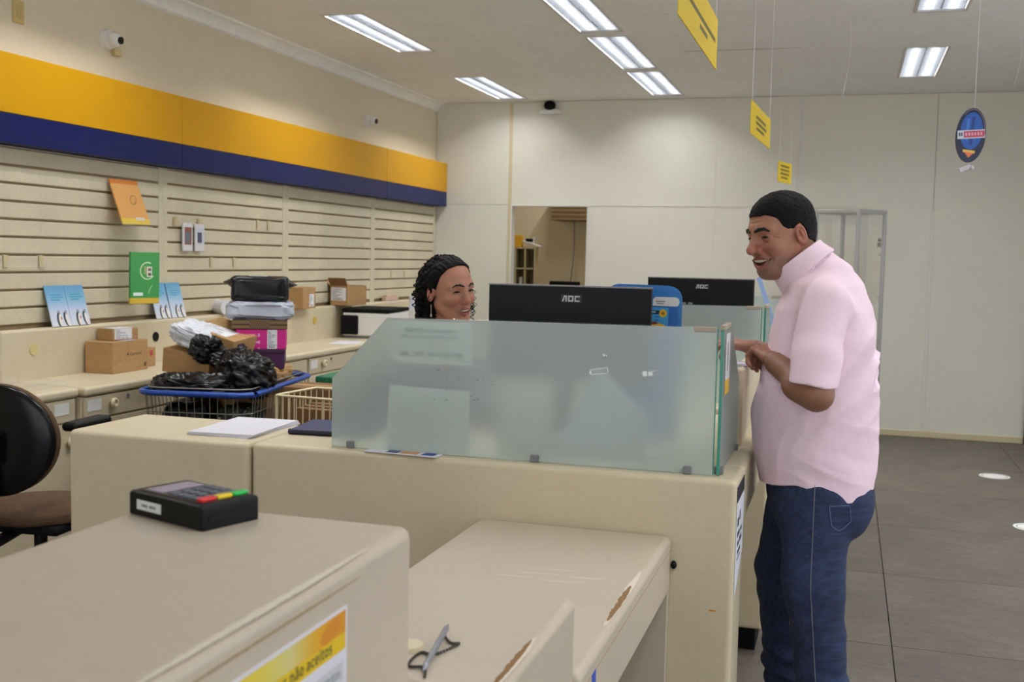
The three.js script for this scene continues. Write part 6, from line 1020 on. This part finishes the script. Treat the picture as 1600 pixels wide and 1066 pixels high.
  { // jeans
    const jf = (x, y, z) => {
      let d = ell(x, y, z, [-0.06, 0.86, -3.25], [0.142, 0.14, 0.172]);
      d = smin(d, cap(x, y, z, [-0.06, 0.84, -3.165], [-0.057, 0.62, -3.135], 0.105, 0.083), 0.05); d = smin(d, cap(x, y, z, [-0.057, 0.62, -3.135], [-0.022, 0.33, -3.13], 0.082, 0.070), 0.03); d = smin(d, cap(x, y, z, [-0.022, 0.33, -3.13], [0.0, 0.075, -3.13], 0.070, 0.072), 0.02);
      let e = cap(x, y, z, [-0.10, 0.84, -3.335], [-0.147, 0.58, -3.37], 0.10, 0.083); e = smin(e, cap(x, y, z, [-0.147, 0.58, -3.37], [-0.125, 0.30, -3.385], 0.083, 0.074), 0.03); e = smin(e, cap(x, y, z, [-0.125, 0.30, -3.385], [-0.10, 0.075, -3.385], 0.074, 0.074), 0.02);
      d = smin(d, e, 0.025); d = smin(d, ell(x, y, z, [0.03, 0.83, -3.22], [0.07, 0.1, 0.11]), 0.04);
      if (Math.abs(d) < 0.03) d -= 0.006 * fbm(x * 10, y * 14, z * 10, 3) + 0.005 * Math.sin(y * 95 + x * 30 + 4 * fbm(x * 8, y * 8, z * 8, 2)) * (1 - ramp(y, 0.25, 0.45)) + 0.003 * Math.sin(y * 60 - x * 45 + 3 * fbm(x * 7, y * 7, z * 7, 2)) * Math.exp(-Math.pow((y - 0.52) / 0.08, 2));
      d = smax(d, 0.045 - y, 0.006); return smax(d, y - 0.97, 0.01);
    };
    const g = outward(sdfMesh(jf, [-0.28, 0.02, -3.52], [0.14, 1.0, -3.0], 0.0075)); const jm = std({ map: T.denim, roughness: 0.9 });
    const j = mesh('jeans', loc(g), jm, person);
    const seamPt = (x0, y) => { let z = -2.95; for (let i = 0; i < 60; i++) { const d = jf(x0, y, z); if (d < 0.001) break; z -= Math.max(0.001, d * 0.7); } return [x0 - O.x, y, z - O.z + 0.0005]; };
    const sp = []; for (let i = 0; i <= 20; i++) { const y = 0.9 - i * 0.042; sp.push(seamPt(-0.062 + 0.00 + Math.max(0, 0.62 - y) * 0.09, y)); } mesh('side_seam', tube(sp, 0.0013, 90, 5), std({ color: '#76757c', roughness: 0.9 }), j);
    const pk = []; for (const [x, y] of [[-0.022, 0.845], [0.03, 0.845], [0.036, 0.80], [0.008, 0.775], [-0.014, 0.79], [-0.022, 0.845]]) pk.push(seamPt(x, y)); mesh('back_pocket', tube(pk, 0.0016, 80, 5, false, 0.1), std({ color: '#53658a', roughness: 0.9 }), j);
  }
  { // shoes
    const shoe = (hx, hz, t) => { const g = outward(sdfMesh((x, y, z) => { let d = cap(x, y, z, [0.03, 0.045, 0], [-0.13, 0.032, 0], 0.045, 0.036); d = smin(d, cap(x, y, z, [0.03, 0.07, 0], [0.02, 0.09, 0], 0.042, 0.04), 0.03); return smax(d, 0.004 - y, 0.006); }, [-0.2, -0.01, -0.07], [0.1, 0.15, 0.07], 0.008)); g.rotateY(t); g.translate(hx - O.x, 0, hz - O.z); return g; };
    const sm = std({ color: '#3b2418', roughness: 0.4 }); for (const [x, z, t] of [[0.0, -3.13, 0.1], [-0.10, -3.385, -0.1]]) { const s = mesh('shoe', shoe(x, z, t), sm, person); const so = span(-0.17, 0.075, 0, 0.012, -0.04, 0.04, 0.005, 1); so.rotateY(t); so.translate(x - O.x, 0, z - O.z); mesh('sole', so, M.blackMatte, s); }
  }
  { const w = mesh('wrist_watch', new THREE.TorusGeometry(0.0275, 0.0035, 8, 28), M.black, person); w.position.set(-0.262 + 0.018 - O.x, 1.2315, -3.475 - 0.001 - O.z); w.rotation.set(0, Math.PI / 2, 0); w.removeFromParent(); }
  // what he holds: a white card and a bunch of keys on the ledge
  const cd = single('white_card', 'small white card under the man\'s fingers on the counter ledge', 'card', span(-0.035, 0.028, 0, 0.009, -0.03, 0.03, 0.002, 1), std({ color: '#dadaf0', roughness: 0.4 }), [-0.306, 1.1862, -3.42], 0.15);
  const k = thing('keys', 'small bunch of metal keys lying at the end of the counter ledge', 'keys', [-0.309, 1.1862, -3.352]); const ring = new THREE.TorusGeometry(0.011, 0.0013, 6, 24); ring.rotateX(Math.PI / 2); ring.translate(0, 0.0015, 0); mesh('ring', ring, M.metal, k);
  for (let i = 0; i < 3; i++) { const g = merge([span(-0.009, 0.009, 0, 0.002, 0.008, 0.024, 0.001, 1), span(-0.0035, 0.0035, 0, 0.002, 0.022, 0.046, 0.0008, 1)]); g.rotateY(-2.2 + i * 0.8); g.translate(0, 0.001 + i * 0.002, 0); mesh('key', g, i ? std({ color: '#8d7a4a', roughness: 0.35, metalness: 0.8 }) : M.metal, k); }
}
// ================================================================ the woman
{
  const O = V(-1.36, 0, -3.56), person = thing('person', 'smiling woman with dark curly hair seated behind the frosted glass', 'person', [O.x, 0, O.z]);
  const skinHex = '#b07a62', skinA = lin(skinHex), F = [0.865, 0.5], Lx = [0.5, -0.865];     // facing, her left
  const H = frame([-1.292, 1.393, -3.5], [F[0], 0, F[1]], 0.10, 0.10, 0.93), off = new THREE.Matrix4().makeTranslation(-O.x, 0, -O.z), HM = off.clone().multiply(H);
  const ho = { female: true, fold: 0.9, jaw: 0.96, smile: 0.42, eyeOpen: 0.0042, lash: 0.0017, nose: 0.985, mouthW: 0.026, mouthOpen: 0.0042, teethTo: -0.4, skin: skinHex, lip: '#9a4f4c', blush: '#b8685c', brow: [[0.013, 0.0205, 0.0034], [0.025, 0.0260, 0.0036], [0.038, 0.0250, 0.003], [0.050, 0.0175, 0.0018]], hairM: std({ color: '#1c1410', roughness: 0.8 }), teeth: true, gaze: 0.15 };
  const hf = headSDF(ho);
  const P = (f, l, y) => [O.x + F[0] * f + Lx[0] * l, y, O.z + F[1] * f + Lx[1] * l];       // forward, left, height
  const neck0 = P(-0.005, 0, 1.10), neck1 = [-1.305, 1.27, -3.51];
  const aL = [P(0, 0.165, 1.09), P(0.06, 0.21, 0.86), P(0.30, 0.13, 0.93)], aR = [P(0, -0.165, 1.09), P(0.05, -0.21, 0.86), P(0.30, -0.10, 0.93)];
  const bodyF = (x, y, z) => {
    let d = cap(x, y, z, neck0, neck1, 0.05, 0.045); d = smin(d, cap(x, y, z, P(0, 0.1, 1.07), P(0, -0.1, 1.07), 0.05, 0.05), 0.05); d = smin(d, cap(x, y, z, P(0.01, 0, 1.0), P(0, 0, 0.75), 0.10, 0.105), 0.05);
    for (const a of [aL, aR]) d = smin(d, smin(cap(x, y, z, a[0], a[1], 0.042, 0.035), cap(x, y, z, a[1], a[2], 0.036, 0.022), 0.015), 0.03);
    for (const s of [-1, 1]) { d = smin(d, cap(x, y, z, P(0, s * 0.08, 0.72), P(0.42, s * 0.09, 0.70), 0.075, 0.05), 0.04); d = smin(d, cap(x, y, z, P(0.42, s * 0.09, 0.70), P(0.40, s * 0.09, 0.30), 0.05, 0.034), 0.02); }
    return d;
  };
  const gB = sdfMesh(bodyF, [-1.75, 0.22, -4.0], [-0.75, 1.34, -3.1], 0.012, (x, y, z) => skinA);
  const gH = sdfMesh((x, y, z) => smin(hf(x, y, z), cap(x, y, z, [0, -0.05, -0.03], [0, -0.13, -0.045], 0.044, 0.046), 0.025), [-0.1, -0.17, -0.13], [0.1, 0.13, 0.13], 0.0024, headColor(ho));
  const curls = [[0.5, 0.5, 0.4], [0.55, 0.55, 0.4], [0.6, 0.55, 0.4], [0.6, 0.6, 0.4]], hand = handSDF(curls, [[0.042, 0.045, -0.012], [0.048, 0.07, -0.02], [0.044, 0.09, -0.03]]);
  const gHand = outward(sdfMesh(hand, [-0.06, -0.06, -0.12], [0.085, 0.2, 0.04], 0.0036, () => skinA));
  const hands = [aL, aR].map((a, i) => { const m = basisAt(a[2], [F[0], -0.05, F[1]], [0, 1, 0]).multiply(new THREE.Matrix4().makeScale(i ? -0.88 : 0.88, 0.88, 0.88)); const g = worldGeo(gHand, m); if (i) { const ix = g.index.array; for (let k = 0; k < ix.length; k += 3) { const t = ix[k + 1]; ix[k + 1] = ix[k + 2]; ix[k + 2] = t; } } return g; });
  const body = mergeGeometries([outward(gB), outward(worldGeo(gH, H)), ...hands].map(g => g.toNonIndexed())); body.translate(-O.x, 0, -O.z);
  mesh('body', body, std({ vertexColors: true, roughness: 0.5 }), person); addFace(person, hf, HM, ho);
  { // hair: smooth drawn-back front, curly mass behind
    const line = z => keyed(z, [[-0.10, -0.16], [-0.02, -0.14], [0.006, -0.01], [0.018, 0.020], [0.032, 0.058], [0.046, 0.082], [0.062, 0.094], [0.12, 0.098]])[0];
    const hairF = (x, y, z) => { let d = ell(x, y, z, [0, 0.036, -0.018], [0.086, 0.083, 0.105]); d = smin(d, ell(x, y, z, [0, -0.03, -0.068], [0.094, 0.10, 0.066]), 0.03); d = smin(d, ell(x, y, z, [0, -0.12, -0.075], [0.088, 0.085, 0.05]), 0.04); const k = ramp(-z, -0.03, 0.04); if (Math.abs(d) < 0.03) d += (0.002 + 0.007 * k) * fbm(x * 75, y * 60, z * 75, 3) * 1.6 + 0.0016 * (1 - k) * Math.sin(x * 420 + 3 * noise3(x * 40, y * 40, z * 40)); d = smax(d, line(z) - y, 0.006); return smax(d, -(hf(x, y, z) + 0.004), 0.003); };
    const hairC = (x, y, z) => { const k = 0.6 + 0.9 * Math.abs(fbm(x * 150, y * 90, z * 150, 2)) * 2; const c = lin('#0c0908'); return [c[0] * k, c[1] * k, c[2] * k]; };
    const hm = phys({ vertexColors: true, roughness: 0.7, specularIntensity: 0.3 });
    const hair = mesh('hair', worldGeo(outward(sdfMesh(hairF, [-0.12, -0.23, -0.16], [0.12, 0.15, 0.1], 0.003, hairC)), HM), hm, person);
    reseed(4242); const gs = [];
    const curl = (x, y, z, len, r, tr, sway) => { const pts = [], n = Math.round(len * 420), ph = rnd() * 6.3; for (let i = 0; i <= n; i++) { const u = i / n; pts.push([x + r * Math.cos(ph + u * len * 260) + sway * u, y - u * len, z + r * Math.sin(ph + u * len * 260)]); } gs.push(tube(pts, tr, n * 2, 4)); };
    for (let i = 0; i < 64; i++) { const a = Math.PI * (0.06 + 0.88 * rnd()), x = Math.cos(a) * (0.088 + 0.012 * rnd()), z = -0.045 - Math.sin(a) * 0.075 * rnd() - 0.01, y = 0.05 - 0.15 * rnd(); curl(x, y, z, 0.05 + 0.1 * rnd(), 0.006 + 0.004 * rnd(), 0.0016 + 0.001 * rnd(), (rnd() - 0.5) * 0.02); }
    for (let i = 0; i < 9; i++) curl(0.074 + 0.014 * rnd(), 0.02 - 0.05 * rnd(), 0.012 + 0.018 * rnd(), 0.07 + 0.05 * rnd(), 0.005 + 0.003 * rnd(), 0.0011, 0.012);
    for (let i = 0; i < 8; i++) curl(-0.084 - 0.01 * rnd(), -0.02 - 0.05 * rnd(), -0.03 + 0.012 * rnd(), 0.06 + 0.05 * rnd(), 0.006, 0.0014, -0.008);
    const cg = merge(gs); mesh('curls', worldGeo(cg, HM), phys({ color: '#0e0a08', roughness: 0.6, specularIntensity: 0.4 }), hair);
  }
  { const g = merge([rod([0, -0.052, -0.006], [0, -0.085, -0.006], 0.0016, 6), ball([0, -0.092, -0.006], [0.004, 0.007, 0.004], 10, 8)]); g.translate(-0.0815, 0, 0); mesh('earring', worldGeo(g, HM), std({ color: '#d8d4cc', roughness: 0.25, metalness: 0.6 }), person); }
  { // navy polo shirt and trousers
    const f = (x, y, z) => { let d = cap(x, y, z, P(0, 0.12, 1.075), P(0, -0.12, 1.075), 0.058, 0.058); d = smin(d, cap(x, y, z, P(0.012, 0, 1.0), P(0.0, 0, 0.74), 0.125, 0.13), 0.06); d = smin(d, smin(cap(x, y, z, P(0.07, 0.06, 0.99), P(0.07, -0.06, 0.99), 0.06, 0.06), 1, 0.01), 0.05); for (const a of [aL, aR]) { const m = [0, 1, 2].map(k => a[0][k] + (a[1][k] - a[0][k]) * 0.7); d = smin(d, cap(x, y, z, a[0], m, 0.055, 0.055), 0.03); } d -= 0.005 * fbm(x * 11, y * 11, z * 11, 3); d = smax(d, 0.66 - y, 0.01); return smax(d, -(cap(x, y, z, neck0, neck1, 0.056, 0.054)) - (y < 1.09 ? 1 : 0), 0.004); };
    const g = outward(sdfMesh(f, [-1.75, 0.6, -4.0], [-0.95, 1.2, -3.15], 0.011)); g.translate(-O.x, 0, -O.z); const sh = mesh('polo_shirt', g, std({ color: '#2b3350', roughness: 0.9 }), person);
    const j = (x, y, z) => { let d = 1; for (const s of [-1, 1]) { d = smin(d, cap(x, y, z, P(0, s * 0.085, 0.71), P(0.43, s * 0.095, 0.695), 0.09, 0.066), 0.03); d = smin(d, cap(x, y, z, P(0.43, s * 0.095, 0.695), P(0.40, s * 0.095, 0.27), 0.064, 0.052), 0.02); } return d; };
    const g2 = outward(sdfMesh(j, [-1.75, 0.18, -3.95], [-0.75, 0.82, -3.05], 0.012)); g2.translate(-O.x, 0, -O.z); mesh('trousers', g2, std({ color: '#20242f', roughness: 0.9 }), person);
    for (const s of [-1, 1]) { const a = P(0.38, s * 0.095, 0.24), b = P(0.50, s * 0.095, 0.225); const g3 = outward(sdfMesh((x, y, z) => smax(cap(x, y, z, a, b, 0.042, 0.034), 0.205 - y, 0.006), [Math.min(a[0], b[0]) - 0.06, 0.18, Math.min(a[2], b[2]) - 0.06], [Math.max(a[0], b[0]) + 0.06, 0.3, Math.max(a[2], b[2]) + 0.06], 0.008)); g3.translate(-O.x, 0, -O.z); mesh('shoe', g3, M.black, person); }
  }
  const ch = officeChair('tall black office chair under the seated woman', [O.x - F[0] * 0.02, 0, O.z - F[1] * 0.02], -2.094, { seat: 0.625, fabric: std({ color: '#23242a', roughness: 0.95 }) });
  const ring = new THREE.TorusGeometry(0.2, 0.011, 8, 40); ring.rotateX(Math.PI / 2); ring.translate(0, 0.2, -0.03); mesh('foot_ring', ring, M.metal, ch);
}
renderer.render(scene, camera);
